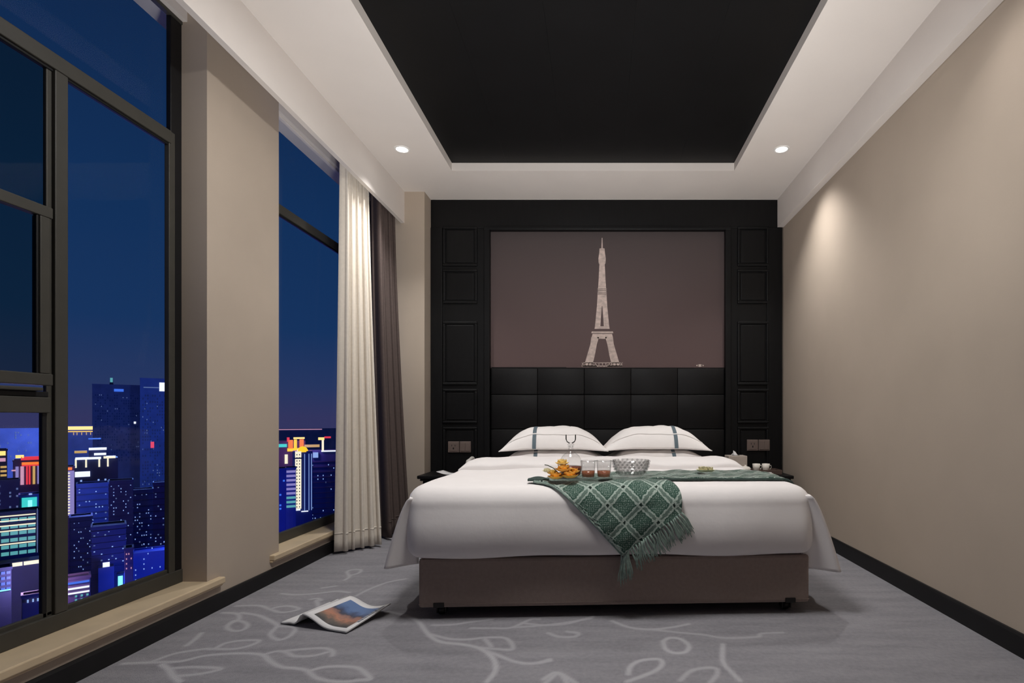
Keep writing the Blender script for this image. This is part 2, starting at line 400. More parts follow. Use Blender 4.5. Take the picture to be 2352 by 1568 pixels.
# downlights -------------------------------------------------------------
def downlight(x, y, label):
    t = thing('downlight', label, 'downlight', (x, y, ZC), 0, 'recessed ceiling downlights')
    obj('trim_ring', lathe([(.040, -.001), (.041, -.004), (.052, -.004), (.056, .0), (.056, .004), (.04, .004), (.04, -.001)], 28), M['rim'], t, True)
    obj('lens', lathe([(0, -.006), (.026, -.005), (.040, -.001), (.040, .003), (0, .003)], 28), M['bulb'], t, True)
downlight(-1.377, 3.82, 'lit round downlight in the white soffit above the curtains')
downlight(1.287, 3.82, 'lit round downlight in the white soffit nearest the plain right wall')

# ------------------------------------------------------------------ headboard wall panelling
KP = 266.0; YP = 4.70
pX = lambda px: (px-VX)/KP
pZ = lambda py: H+(VY-py)/KP
pn = thing('wall_panelling', 'black lacquered panelled surround covering the wall behind the bed', 'panelling', (0, YP, 0))
ML, MR, MT, MB = pX(1125), pX(1666), pZ(528), pZ(845)
x0, x1 = -1.446, XR-.014
obj('top_panel', bx(x0, x1, .0, .14, MT+.015, ZC-.002, .004), M['black_wood'], pn)
obj('end_stile', bx(x0, x0+.10, -.008, .14, 0, MT+.02, .004), M['black_wood'], pn)
obj('end_stile', bx(x1-.13, x1, -.008, .14, 0, MT+.02, .004), M['black_wood'], pn)
obj('column', bx(x0+.09, ML-.045, .006, .14, 0, MT+.02, .004), M['black_wood'], pn)
obj('column', bx(MR+.045, x1-.12, .006, .14, 0, MT+.02, .004), M['black_wood'], pn)
obj('inner_stile', bx(ML-.05, ML, -.012, .14, 0, MT+.02, .005), M['black_wood'], pn)
obj('inner_stile', bx(MR, MR+.05, -.012, .14, 0, MT+.02, .005), M['black_wood'], pn)
obj('top_moulding', bx(ML-.05, MR+.05, -.014, .10, MT, MT+.03, .005), M['black_wood'], pn)
obj('backing', bx(ML, MR, .06, .14, 0, MT+.01), M['black_wood'], pn)
def raised(xa, xb, za, zb):
    r = obj('raised_panel', bx(xa+.03, xb-.03, -.002, .02, za+.03, zb-.03, .006), M['black_wood'], pn)
    bm = bmesh.new(); wd = .022
    for q in ((xa, xb, za, za+wd), (xa, xb, zb-wd, zb), (xa, xa+wd, za+wd, zb-wd), (xb-wd, xb, za+wd, zb-wd)):
        bx(q[0], q[1], -.011, .012, q[2], q[3], .006, bm)
    obj('moulding', bm, M['black_wood'], r)
for (a, b) in ((1017, 1096), (1694, 1766)):
    for (c, d) in ((611, 520), (697, 618), (884, 738), (972, 893), (1090, 980)):
        raised(pX(a), pX(b), pZ(c), pZ(d))
# upholstered pad of the headboard: two rows of soft leather panels
pdx = np.linspace(ML+.004, MR-.004, 6)
for (za, zb) in ((pZ(905), MB), (pZ(985), pZ(906)), (.45, pZ(986))):
    for i in range(5):
        obj('pad_panel', bx(pdx[i]+.0004, pdx[i+1]-.0004, .022, .075, za+.0004, zb-.0004, .0045, seg=2), M['pad'], pn, True)

# printed mural above it
mural_m = mat('mural_brown_ground', srgb(92, 79, 78), .7, .25)
nt = mural_m.node_tree; b = nt.nodes['Principled BSDF']
t = nt.nodes.new('ShaderNodeTexCoord'); s_ = nt.nodes.new('ShaderNodeSeparateXYZ'); r = nt.nodes.new('ShaderNodeValToRGB')
nt.links.new(t.outputs['Generated'], s_.inputs[0]); nt.links.new(s_.outputs['Z'], r.inputs[0])
r.color_ramp.elements[0].color = srgb(98, 80, 79); r.color_ramp.elements[1].color = srgb(76, 68, 68)
nt.links.new(r.outputs[0], b.inputs['Base Color'])
mu = thing('mural', 'brown night print of a lit lattice tower set in the black panelling', 'mural', (0, YP, 0))
obj('print_ground', bx(ML, MR, .045, .058, MB, MT), mural_m, mu)
tower_m = mat('mural_tower_ink', srgb(196, 178, 170), .7, .25, noise=.22, scale=26, stretch=(1, 1, 1.6))
def tower():
    bm = bmesh.new(); yo = .0438
    def quad(l0, r0, y0, l1, r1, y1):
        v = [bm.verts.new((pX(a), yo, pZ(y))) for a, y in ((l0, y0), (r0, y0), (r1, y1), (l1, y1))]; bm.faces.new(v)
    c = 1383
    prof = [(542, .8), (566, 1.6), (567, 6), (576, 6.5), (590, 8.5), (600, 8), (604, 6.2), (640, 8), (668, 10), (700, 12)]
    for (ya, wa), (yb_, wb) in zip(prof, prof[1:]): quad(c-wa, c+wa, ya, c-wb, c+wb, yb_)
    for sgn in (-1, 1):      # split shafts
        def q2(i0, o0, y0, i1, o1, y1): quad(c+sgn*i0, c+sgn*o0, y0, c+sgn*i1, c+sgn*o1, y1)
        q2(.6, 12, 700, 2.4, 14, 722); q2(2.4, 14, 722, 4, 16.5, 747)
        q2(7, 25, 772, 12, 27, 788); q2(12, 27, 788, 17, 35, 815); q2(17, 35, 815, 22, 41, 836); q2(12, 47, 836, 12, 47, 841)
        q2(44, 46, 831, 44, 46, 837)
    quad(c-16.5, c+16.5, 747, c-17.5, c+17.5, 753); quad(c-24, c+25, 759, c-25, c+26, 763)
    quad(c-22, c+23, 764.5, c-24, c+25, 772); quad(c-12, c+12, 772, c-9, c+9, 776)
    quad(c-47, c+48, 831, c-47, c+48, 832.5); quad(c-46, c+47, 838, c-46, c+47, 840.5)
    for k in range(-40, 45, 8): quad(c+k, c+k+1.5, 832, c+k, c+k+1.5, 840)
    for yy in (660, 664, 669, 672): quad(c-11, c+11, yy, c-11, c+11, yy+1)
    return obj('tower_print', bm, tower_m, mu)
tower()
bm = bmesh.new()
for px, rr in ((1610, 6), (1604, 3), (1616, 3)):
    vs = [bm.verts.new((pX(px)+rr/KP*math.cos(a), .0438, pZ(838)+rr*.5/KP*math.sin(a))) for a in np.linspace(0, 2*PI, 12, endpoint=False)]; bm.faces.new(vs)
obj('distant_light_print', bm, tower_m, mu)
obj('skyline_print', boxes((ML, MR, .0432, .0445, MB, MB+.008), (pX(1127), pX(1300), .0432, .0445, MB+.008, MB+.012)), M['black_wood'], mu)

def socket(xc, zc, label):
    t = thing('wall_socket', label, 'socket', (xc, YP-.004, zc), 0, 'socket plates beside the bed')
    for s in (-1, 1):
        p = obj('plate', bx(.002 if s > 0 else -.098, .098 if s > 0 else -.002, -.012, .004, -.048, .048, .004), M['socket'], t)
        if s > 0:
            for k in (-1, 1): obj('rocker', bx(.05+k*.021-.02, .05+k*.021+.02, -.016, -.010, -.036, .036, .002), M['socket'], p)
        else:
            q = bx(-.086, -.014, -.015, -.010, -.036, .036, .002)
            obj('socket_face', q, M['socket'], p)
            obj('pin_hole', boxes((-.055, -.045, -.0156, -.0148, -.02, -.004), (-.066, -.062, -.0156, -.0148, .006, .02), (-.038, -.034, -.0156, -.0148, .006, .02)), M['alu_dark'], p)
socket(pX(1056), pZ(1026), 'taupe double socket plate on the panelling above the telephone')
socket(pX(1741), pZ(1022), 'taupe double socket plate on the panelling above the tissue box')

# ------------------------------------------------------------------ curtains
def curtain(name, label, m, y0t, y1t, y0b, y1b, xt, xb, at, ab, n, zt, ph=0, seedv=0, drift=0):
    r_ = random.Random(seedv); phs = [r_.uniform(-.6, .6) for _ in range(n+2)]
    am = [r_.uniform(.7, 1.25) for _ in range(n+2)]
    def fn(u, v):
        k = min(n, int(u*n)); a = u*n-k
        amp = (am[k]*(1-a)+am[k+1]*a)*(at+(ab-at)*v); p = (phs[k]*(1-a)+phs[k+1]*a)*(.4+.6*v)
        th = 2*PI*n*u+ph+p+drift*v
        e = v**1.4
        y = (y0t+(y1t-y0t)*u)*(1-e)+(y0b+(y1b-y0b)*u)*e+.35*amp*math.sin(2*th)
        xb_u = xb[0]+(xb[1]-xb[0])*u
        x = xt*(1-e)+xb_u*e+amp*math.sin(th)
        return (x, y, zt-(zt-.018)*v)
    vs, fs = sheet(fn, n*16+1, 40)
    t = thing(name, label, 'curtain')
    o = mesh_pydata('drape', vs, fs, m, t); solidify(o, .004)
    def hem(u, v):
        p = fn(u, .955+.004*v); q = fn(min(1, u+.001), .955); 
        return (p[0]+.0028, p[1]-.001, p[2])
    vs, fs = sheet(hem, n*16+1, 2); h = mesh_pydata('hem_seam', vs, fs, m, t); solidify(h, .003)
    return t
curtain('curtain', 'cream floor-length curtain drawn aside beside the window sill', M['cream_curtain'], 3.64, 4.05, 3.60, 3.84, -1.722, (-1.725, -1.535), .036, .048, 5, ZC-.02, seedv=3)
curtain('curtain', 'dark brown floor-length curtain between the cream curtain and the corner pilaster', M['brown_curtain'], 4.10, 4.49, 4.0, 4.46, -1.698, (-1.59, -1.56), .044, .058, 4, ZC-.02, ph=.7, seedv=9)
obj('curtain_track', bx(-1.80, -1.70, PF, 4.53, ZC-.018, ZC-.002, .003), M['white'], wl)

# ------------------------------------------------------------------ bed (its own axes: x across, y from the foot to the head)
BO = (.0855, 2.471, 0); BR = math.radians(2.5)
bed = thing('bed', 'double bed with taupe upholstered box base on small dark casters', 'bed', BO, BR)
obj('base', bx(-.89, .89, .0, 2.08, .05, .27, .012), M['taupe'], bed)
obj('mattress', bx(-.89, .89, .02, 2.08, .27, .50, .05, seg=3), M['linen'], bed)
obj('base_seam', bx(-.888, .888, -.002, .004, .066, .069), M['taupe'], bed)
for (cx, cy) in ((-.80, .07), (.80, .07), (-.80, 1.95), (.80, 1.95)):
    c = obj('caster', boxes((cx-.03, cx+.03, cy-.03, cy+.03, .044, .052), (cx-.022, cx-.016, cy-.025, cy+.012, .012, .046), (cx+.016, cx+.022, cy-.025, cy+.012, .012, .046)), M['dark_metal'], bed)
    wbm = lathe([(0, -.014), (.018, -.014), (.022, -.010), (.022, .010), (.018, .014), (0, .014)], 20)
    bmesh.ops.rotate(wbm, verts=wbm.verts[:], cent=(0, 0, 0), matrix=Matrix.Rotation(PI/2, 3, 'Y'))
    bmesh.ops.translate(wbm, verts=wbm.verts[:], vec=(cx, cy-.006, .0225))
    obj('wheel', wbm, M['dark_metal'], c, True)
for sx_ in (-1, 1):    # corner plates on the front of the base
    obj('corner_plate', bx(sx_*.80-.024, sx_*.80+.024, -.005, .002, .052, .074, .002), M['dark_metal'], bed)

# duvet: profile along q (arc length, q=0 at the start of the front roll, negative down the front)
ZD = .590; RF = .095; HWL, HWR, RX = -.945, .91, .07
def prof_pts():
    pts = [(2.06, ZD-.03), (1.2, ZD-.006), (.6, ZD), (RF-.03, ZD)]
    for a in np.linspace(0, PI/2, 5)[1:]: pts.append((RF-.03-RF*math.sin(a), ZD-RF*(1-math.cos(a))))
    pts += [(-.0375, .458), (-.044, .42), (-.0465, .38), (-.044, .338), (-.035, .302), (-.016, .282), (.010, .277), (.05, .277)]
    return pts
def spline(pl, n):
    out = []
    for i in range(len(pl)-1):
        p0, p1, p2, p3 = (np.array(pl[max(i-1, 0)]), np.array(pl[i]), np.array(pl[i+1]), np.array(pl[min(i+2, len(pl)-1)]))
        for t in np.linspace(0, 1, n, endpoint=False): out.append(tuple(.5*((2*p1)+(p2-p0)*t+(2*p0-5*p1+4*p2-p3)*t*t+(3*p1-p0-3*p2+p3)*t**3)))
    return out+[pl[-1]]
PP = prof_pts(); PP = PP[:3]+spline(PP[3:], 4); ql = [0.0]
for a, b in zip(PP, PP[1:]): ql.append(ql[-1]+math.hypot(b[0]-a[0], b[1]-a[1]))
q0 = ql[3]
QQ = [q0-v for v in ql]         # decreasing
def P_(q):
    if q >= QQ[0]: i = 0
    else:
        i = 0
        while i < len(QQ)-2 and q < QQ[i+1]: i += 1
    a = (QQ[i]-q)/(QQ[i]-QQ[i+1]); p0, p1 = PP[i], PP[i+1]
    return (p0[0]+(p1[0]-p0[0])*a, p0[1]+(p1[1]-p0[1])*a)
def surf(x, q, off=0.0):
    y, z = P_(q); y1, z1 = P_(q+.01); y2, z2 = P_(q-.01)
    ty, tz = y2-y1, z2-z1; L = math.hypot(ty, tz) or 1; n = (tz/L, -ty/L)   # outward (towards the foot / up)
    ex = 0
    d = max(x-(HWR-RX), (HWL+RX)-x)
    if d > 0: ex = RX-math.sqrt(max(0, RX*RX-min(d, RX)**2))
    w_ = .005*math.sin(5*x+3*q)+.003*math.sin(11*x-7*q)
    o = off-ex+w_
    return (x, y+n[0]*o, z+n[1]*o)
def build_duvet():
    du = thing('duvet', 'smooth white duvet covering the bed and tucked over its foot', 'duvet', BO, BR)
    xs = sorted(set([HWL+RX*(1-math.cos(a)) for a in np.linspace(0, PI/2, 7)]+list(np.linspace(HWL+RX, HWR-RX, 40))+[HWR-RX*(1-math.cos(a)) for a in np.linspace(0, PI/2, 7)]))
    qs = list(np.linspace(QQ[0], .12, 30))+list(np.linspace(.10, QQ[-1]+.001, 90))
    vs = [surf(x, q) for q in qs for x in xs]; nx = len(xs)
    fs = [(j*nx+i, j*nx+i+1, (j+1)*nx+i+1, (j+1)*nx+i) for j in range(len(qs)-1) for i in range(nx-1)]
    # side walls
    for col in (0, nx-1):
        ring = [j*nx+col for j in range(len(qs))]; base = len(vs)
        bo = [(vs[k][0]*.985, max(vs[k][1], .05), .30) for k in ring]; vs += bo
        for j in range(len(ring)-1): fs.append((ring[j], ring[j+1], base+j+1, base+j))
    mesh_pydata('cover', vs, fs, M['linen'], du)
    # hanging sides, flaring away from the bed; the front end wraps round the bed corner
    for s, xe, fl, zb in ((-1, HWL, .085, .235), (1, HWR, .115, .195)):
        nf = 14; us = [-(nf-i)/nf for i in range(nf)]+list(np.linspace(0, 1, 70))
        def edge(u, v, s=s, xe=xe, fl=fl, zb=zb):
            y = -.02+u*1.60; k = max(0, 1-u)
            wv = .010*math.sin(9*u*PI+1.3)*v+.006*math.sin(23*u*PI)*v*v
            z = ZD-.045-(ZD-.045-zb)*v
            return (xe+s*(-.022+(fl+.022)*(.3+.7*k)*(v**.72)+wv*min(1, u*12)), y, z)
        vs = []
        for v in np.linspace(0, 1, 26):
            for u in us:
                if u >= 0: vs.append(edge(u, v)); continue
                p = edge(0, v); t = 1+u; ib = xe-s*.05            # t: 0 at the bed corner, 1 at the flared edge
                e_ = t**.9
                vs.append((ib+(p[0]-ib)*e_, p[1]+.045*(1-t)**1.4+.012*math.sin(PI*t)*v*(1 if s > 0 else .6)-.012*t*v, p[2]-.012*v*(1-t)*0+.010*(1-t)*v))
        nu_ = len(us)
        fs = [(j*nu_+i, j*nu_+i+1, (j+1)*nu_+i+1, (j+1)*nu_+i) for j in range(25) for i in range(nu_-1)]
        o = mesh_pydata('side_drape', vs, fs, M['linen'], du); solidify(o, .010)
    # turned-down upper edge
    def fold(u, v):
        x = HWL+.035+(HWR-HWL-.07)*u; a = v*PI
        ee = min(1, min(u, 1-u)/.08); ee = math.sqrt(max(0, 1-(1-ee)**2))
        y = 1.16-.235*math.cos(a)*(1.0 if v > .5 else 1.0); z = ZD-.012+.062*(math.sin(a)**.45)*(.25+.75*ee)+.004*math.sin(9*x)+.003*math.sin(23*x+2)
        return (x, y, z)
    vs, fs = sheet(fold, 60, 26); mesh_pydata('turned_fold', vs, fs, M['linen'], du)
    return du
build_duvet()

def pillow(label, x, y, z, wdt, dep, thk, stripe_u, rz=0, tilt=0, sag=0):
    loc = Matrix.Rotation(BR, 4, 'Z') @ Vector((x, y, 0))
    t = thing('pillow', label, 'pillow', (BO[0]+loc.x, BO[1]+loc.y, z), BR+rz, 'bed pillows')
    t.rotation_euler = (tilt, 0, BR+rz)
    def hgt(u, v): return max(0, 1-abs(u)**3.3)**.9*max(0, 1-abs(v)**2.8)**.66
    def top(u, v):
        pin = 1-.05*(1-abs(v))*abs(u)
        h = hgt(u, v); wr_ = .004*math.sin(7*u+3*v)*h+.003*math.sin(15*u-9*v)*h
        dr = -sag*max(0, abs(u)-.45)**1.3
        return (u*wdt/2*pin, v*dep/2*(1-.05*(1-abs(u))*abs(v)), thk*.72*h+.012+wr_+dr)
    def bot(u, v):
        h = hgt(u, v); p = top(u, v); dr = -sag*max(0, abs(u)-.45)**1.3
        return (p[0], p[1], .006+dr-thk*.10*h)
    n = 34; m_ = 24; us = np.linspace(-1, 1, n); vv = np.linspace(-1, 1, m_)
    vs = [top(u, v) for v in vv for u in us]+[bot(u, v) for v in vv for u in us]
    fs = []; o_ = n*m_
    for j in range(m_-1):
        for i in range(n-1):
            q = (j*n+i, j*n+i+1, (j+1)*n+i+1, (j+1)*n+i); fs.append(q); fs.append(tuple(k+o_ for k in reversed(q)))
    for i in range(n-1):
        fs.append((i, i+1, i+1+o_, i+o_)); fs.append(((m_-1)*n+i, (m_-1)*n+i+1, (m_-1)*n+i+1+o_, (m_-1)*n+i+o_))
    for j in range(m_-1):
        fs.append((j*n, (j+1)*n, (j+1)*n+o_, j*n+o_)); fs.append((j*n+n-1, (j+1)*n+n-1, (j+1)*n+n-1+o_, j*n+n-1+o_))
    mesh_pydata('pillowcase', vs, fs, M['pillow'], t)
    wv = .026/wdt
    vs = []
    for k, v in enumerate(np.linspace(-1, .95, 40)):
        for uu in (stripe_u-wv, stripe_u, stripe_u+wv):
            p = top(uu, v); vs.append((p[0], p[1]-(.003 if k == 0 else 0), p[2]+.0025))
    p = [bot(stripe_u+d, -1) for d in (-wv, 0, wv)]
    vs = [(a[0], a[1]-.004, a[2]-.004) for a in p]+vs
    fs = [(3*j+i, 3*j+i+1, 3*j+i+4, 3*j+i+3) for j in range(40) for i in range(2)]
    tag(mesh_pydata('ribbon', vs, fs, M['stripe'], t), 'slate ribbon stripe')
    # raised flange seam along the front
    vs = []
    for u in np.linspace(-.86, .86, 44):
        for v in (-.80, -.77): q = top(u, v); vs.append((q[0], q[1], q[2]+.004))
    fs = [(2*i, 2*i+1, 2*i+3, 2*i+2) for i in range(43)]
    mesh_pydata('flange_seam', vs, fs, M['pillow'], t)
    return t
PLX = 1.50
pillow('lower left white pillow peeking out beneath the top one, short slate stripe', -.33, PLX-.035, .598, .72, .46, .115, -.36)
pillow('lower right white pillow under the top one at the bed head', .39, PLX-.035, .598, .70, .46, .115, .30)
pillow('upper left white pillow with slate stripe on its left half', -.336, PLX-.02, .688, .745, .47, .195, -.36, rz=.01, sag=.05)
pillow('upper right white pillow with slate stripe on its right half', .384, PLX-.02, .690, .745, .47, .195, .34, rz=-.01, sag=.05)

# ------------------------------------------------------------------ knitted blanket over the foot of the bed
def blanket_mat():
    m = mat('green_lattice_knit', srgb(64, 92, 80), .95, .1)
    nt = m.node_tree; b = nt.nodes['Principled BSDF']; b.inputs['Sheen Weight'].default_value = .9; b.inputs['Sheen Roughness'].default_value = .32; N = nt.nodes; Lk = nt.links
    uv = N.new('ShaderNodeUVMap'); uv.uv_map = 'UVMap'; sp = N.new('ShaderNodeSeparateXYZ')
    nz = N.new('ShaderNodeTexNoise'); nz.inputs['Scale'].default_value = 9; Lk.new(uv.outputs[0], nz.inputs[0])
    vm = N.new('ShaderNodeVectorMath'); vm.operation = 'MULTIPLY_ADD'; vm.inputs[1].default_value = (.16, .16, 0)
    Lk.new(nz.outputs['Color'], vm.inputs[0]); Lk.new(uv.outputs[0], vm.inputs[2]); Lk.new(vm.outputs[0], sp.inputs[0])
    def mth(op, a, b_=None, c=None):
        n = N.new('ShaderNodeMath'); n.operation = op
        for i, v in enumerate((a, b_, c)):
            if v is None: continue
            if isinstance(v, (int, float)): n.inputs[i].default_value = v
            else: Lk.new(v, n.inputs[i])
        return n.outputs[0]
    def dist(s):   # distance to the nearest lattice line, 0..0.5
        f = mth('FRACT', s); return mth('SUBTRACT', .5, mth('ABSOLUTE', mth('SUBTRACT', f, .5)))
    du, dv = dist(sp.outputs[0]), dist(sp.outputs[1])
    def band(d):   # a pair of pale cords either side of the line
        return mth('MULTIPLY', mth('GREATER_THAN', d, .06), mth('LESS_THAN', d, .135))
    bu, bv = band(du), band(dv)
    nu, nv = mth('LESS_THAN', du, .055), mth('LESS_THAN', dv, .055)
    cords = mth('MAXIMUM', bu, bv)
    # where lines cross the knot is dark
    cross = mth('MULTIPLY', mth('LESS_THAN', du, .055), mth('LESS_THAN', dv, .06))
    gap = mth('MULTIPLY', mth('MAXIMUM', nu, nv), .25)
    fu = mth('SINE', mth('MULTIPLY', sp.outputs[0], 2*PI*9)); fv = mth('SINE', mth('MULTIPLY', sp.outputs[1], 2*PI*9))
    knit = mth('GREATER_THAN', mth('MULTIPLY', fu, fv), .42)
    inner = mth('MULTIPLY', mth('GREATER_THAN', mth('MINIMUM', du, dv), .19), mth('MULTIPLY', knit, .62))
    val = mth('MAXIMUM', mth('MAXIMUM', cords, inner), gap)
    val = mth('MULTIPLY', val, mth('SUBTRACT', 1, cross))
    n3 = N.new('ShaderNodeTexNoise'); n3.inputs['Scale'].default_value = 28; Lk.new(uv.outputs[0], n3.inputs[0])
    val = mth('MULTIPLY', val, mth('ADD', .55, mth('MULTIPLY', n3.outputs['Fac'], .8)))
    mx = N.new('ShaderNodeMix'); mx.data_type = 'RGBA'; Lk.new(val, mx.inputs[0])
    mx.inputs[6].default_value = srgb(62, 88, 77); mx.inputs[7].default_value = srgb(172, 186, 176)
    mk = N.new('ShaderNodeMix'); mk.data_type = 'RGBA'; Lk.new(cross, mk.inputs[0]); Lk.new(mx.outputs[2], mk.inputs[6]); mk.inputs[7].default_value = srgb(38, 52, 46)
    Lk.new(mk.outputs[2], b.inputs['Base Color'])
    bp = N.new('ShaderNodeBump'); bp.inputs['Strength'].default_value = .7; bp.inputs['Distance'].default_value = .006
    Lk.new(val, bp.inputs['Height']); Lk.new(bp.outputs[0], b.inputs['Normal'])
    return m
M['blanket'] = blanket_mat()
bl = thing('throw_blanket', 'green lattice-knit fringed throw hanging in a point over the bed foot', 'blanket', BO, BR)
def q_of(y=None, z=None):      # arc coordinate of a height on the front drop or of a depth on the top
    best = None
    for q in np.linspace(QQ[-1], QQ[0], 900):
        p = P_(q)
        if y is not None and q > .0 and (best is None or abs(p[0]-y) < best[0]): best = (abs(p[0]-y), q)
        if z is not None and q < .0 and (best is None or abs(p[1]-z) < best[0]): best = (abs(p[1]-z), q)
    return best[1]
qA, qB = .05, .03
pA, pB = (-.385, qA), (.155, qB)
pT, pR = (.02, q_of(z=.295)), (.285, q_of(z=.470))
CELL = .150
def hang(a, c):                 # a across, c down
    top = (pA[0]+(pB[0]-pA[0])*a, pA[1]+(pB[1]-pA[1])*a+.0*a); bt = (pT[0]+(pR[0]-pT[0])*a, pT[1]+(pR[1]-pT[1])*a)
    x = top[0]+(bt[0]-top[0])*c; q = top[1]+(bt[1]-top[1])*c
    x += .05*math.sin(c*PI)*a**2+.012*math.sin(c*PI)*(1-a)
    q += .02*math.sin(c*PI)*a**2
    return x, q
def top_sheet(a, c):            # a across to the right side of the bed, c towards the head
    if a < .42: k = a/.42; fx, fq = pA[0]+(pB[0]-pA[0])*k, pA[1]+(pB[1]-pA[1])*k
    else: k = (a-.42)/.58; fx, fq = pB[0]+(.90-pB[0])*k, pB[1]+(.13-pB[1])*min(1, k*2.2)
    fq += .008*math.sin(19*a)*(a > .42)
    bxx, bq = -.30+(.93+.30)*a, .30+.28*min(1, a*1.4)
    return fx+(bxx-fx)*c, fq+(bq-fq)*c
def cloth(fn2, nu, nv, off):
    vs = []; uvs = []
    for j in range(nv):
        for i in range(nu):
            x, q = fn2(i/(nu-1), j/(nv-1))
            o = off+.003*math.sin(31*x+17*q)+.002*math.sin(57*q-40*x)
            vs.append(surf(x, q, o)); uvs.append(((x+q)/CELL+.13, (x-q)/CELL+.33))
    fs = [(j*nu+i, j*nu+i+1, (j+1)*nu+i+1, (j+1)*nu+i) for j in range(nv-1) for i in range(nu-1)]
    return vs, fs, uvs
def cloth_obj(name, data):
    vs, fs, uvs = data
    o = mesh_pydata(name, vs, fs, M['blanket'], bl)
    me = o.data; ul = me.uv_layers.new(name='UVMap')
    for lp in me.loops: ul.data[lp.index].uv = uvs[lp.vertex_index]
    solidify(o, .010, 0); return o
cloth_obj('hanging_corner', cloth(hang, 60, 60, .014))
cloth_obj('spread', cloth(top_sheet, 110, 30, .012))
# rolled dark front hem of the spread and the loose left edge
hp = [surf(*top_sheet(a, 0), .010) for a in np.linspace(.43, 1, 40)]
obj('hem', tube(hp, .007, 6), M['hem'], bl, True)
hp = [surf(*hang(0, c), .012) for c in np.linspace(0, 1, 30)]
obj('hem', tube(hp, .006, 6), M['fringe'], bl, True)
def tassel(p, d, L, k, rad=.0035, strands=5):
    bm = bmesh.new(); r_ = random.Random(k)
    for s in range(strands):
        a = r_.uniform(0, 2*PI); sp = r_.uniform(.002, .012); l = L*r_.uniform(.72, 1.08)
        pts = []
        for t in np.linspace(0, 1, 6):
            q = Vector(p)+Vector(d)*l*t+Vector((math.cos(a)*sp*t*1.4, -.004*t, 0))+Vector((0, 0, -.25*l*t*t*.4))+Vector((.004*math.sin(5*t+k), 0, 0))
            pts.append(q)
        tube(pts, [rad*(1-.55*t) for t in np.linspace(0, 1, 6)], 5, bm)
    obj('tassel', bm, M['fringe'], bl, True)
NT = 26
for i in range(NT):
    a = i/(NT-1)
    p = Vector(surf(*hang(a, .985), .016))
    w_ = 1-a
    d = Vector((.22+.35*a, -.03, -.95+.05*a)).normalized() if a > .12 else Vector((.02, -.02, -1)).normalized()
    tassel(p, d, .095 if a > .12 else .12, i, strands=5 if a > .12 else 9)
for i in range(9):             # loops along the left edge
    c = .3+.07*i; p = Vector(surf(*hang(.03, c), .018))
    tassel(p, Vector((.8, -.05, -.45)).normalized(), .05, 50+i, .0022, 2)
# the greyish turned corner at the left end
def flap(u, v):
    x = pA[0]-.03+.10*u; q = .055+.075*v-.02*u
    p = surf(x, q, .018+.012*math.sin(PI*u)*math.sin(PI*v)); return p
vs, fs = sheet(flap, 12, 10); o = mesh_pydata('turned_corner', vs, fs, M['hem'], bl); solidify(o, .008)

# ------------------------------------------------------------------ tea things on the blanket
def on_bed(x, y, lift=.019):
    p = Matrix.Rotation(BR, 4, 'Z') @ Vector((x, y, 0))
    q = q_of(y=y); return (BO[0]+p.x, BO[1]+p.y, surf(x, q)[2]+lift)
def bed_at(px, D):              # local bed coordinates of a pixel column at a depth
    X = (px-VX)/F*D; v = Matrix.Rotation(-BR, 4, 'Z') @ Vector((X-BO[0], D-BO[1], 0)); return v.x, v.y
ty = thing('tray', 'clear glass tray under the decanter and tea glasses', 'tray', on_bed(-.05, .17), BR)
obj('tray_base', bx(-.24, .035, -.085, .085, .0, .006, .002), M['tray_glass'], ty)
obj('tray_rim', boxes((-.24, .035, -.088, -.083, .0, .016), (-.24, .035, .083, .088, .0, .016), (-.243, -.238, -.085, .085, .0, .016), (.033, .038, -.085, .085, .0, .016), bev=.001), M['tray_glass'], ty)
TZ = .027
# decanter
x, y = bed_at(1311, 2.67)
dc = thing('decanter', 'round glass decanter of dark amber drink with forked stopper', 'decanter', on_bed(x, y, TZ))
obj('body', lathe([(0, .002), (.045, .002), (.052, .012), (.058, .045), (.055, .078), (.040, .103), (.022, .118), (.014, .128), (.012, .142), (.016, .150)], 32), M['glass'], dc, True)
obj('drink', lathe([(0, .005), (.042, .005), (.049, .013), (.054, .040), (.0545, .050), (0, .050)], 32), M['tea_dark'], dc, True)
st = obj('stopper', lathe([(0, .142), (.010, .142), (.013, .152), (.018, .158), (.006, .166), (0, .166)], 20), M['glass'], dc, True)
for s in (-1, 1): obj('prong', tube([(s*.006, 0, .163), (s*.018, 0, .170), (s*.023, 0, .182), (s*.023, 0, .205)], .0028, 6), M['dark_metal'], st, True)
# two tea glasses
def tea_glass(px, D, label):
    x, y = bed_at(px, D)
    g = thing('tea_glass', label, 'glass', on_bed(x, y, TZ), 0, 'tumblers of amber tea')
    obj('tumbler', lathe([(0, .003), (.028, .003), (.031, .006), (.0375, .085), (.0360, .085), (.0300, .009), (0, .007)], 28), M['glass'], g, True)
    obj('tea', lathe([(0, .0085), (.0292, .0085), (.0318, .036), (0, .036)], 28), M['tea'], g, True)
    obj('rim', lathe([(.0360, .083), (.0377, .083), (.0377, .0855), (.0360, .0855), (.0360, .083)], 28), M['cut_glass'], g, True)
    return g
tea_glass(1351, 2.605, 'tumbler with amber tea next to the decanter')
tea_glass(1387, 2.59, 'tumbler with amber tea next to the cut-glass bowl')
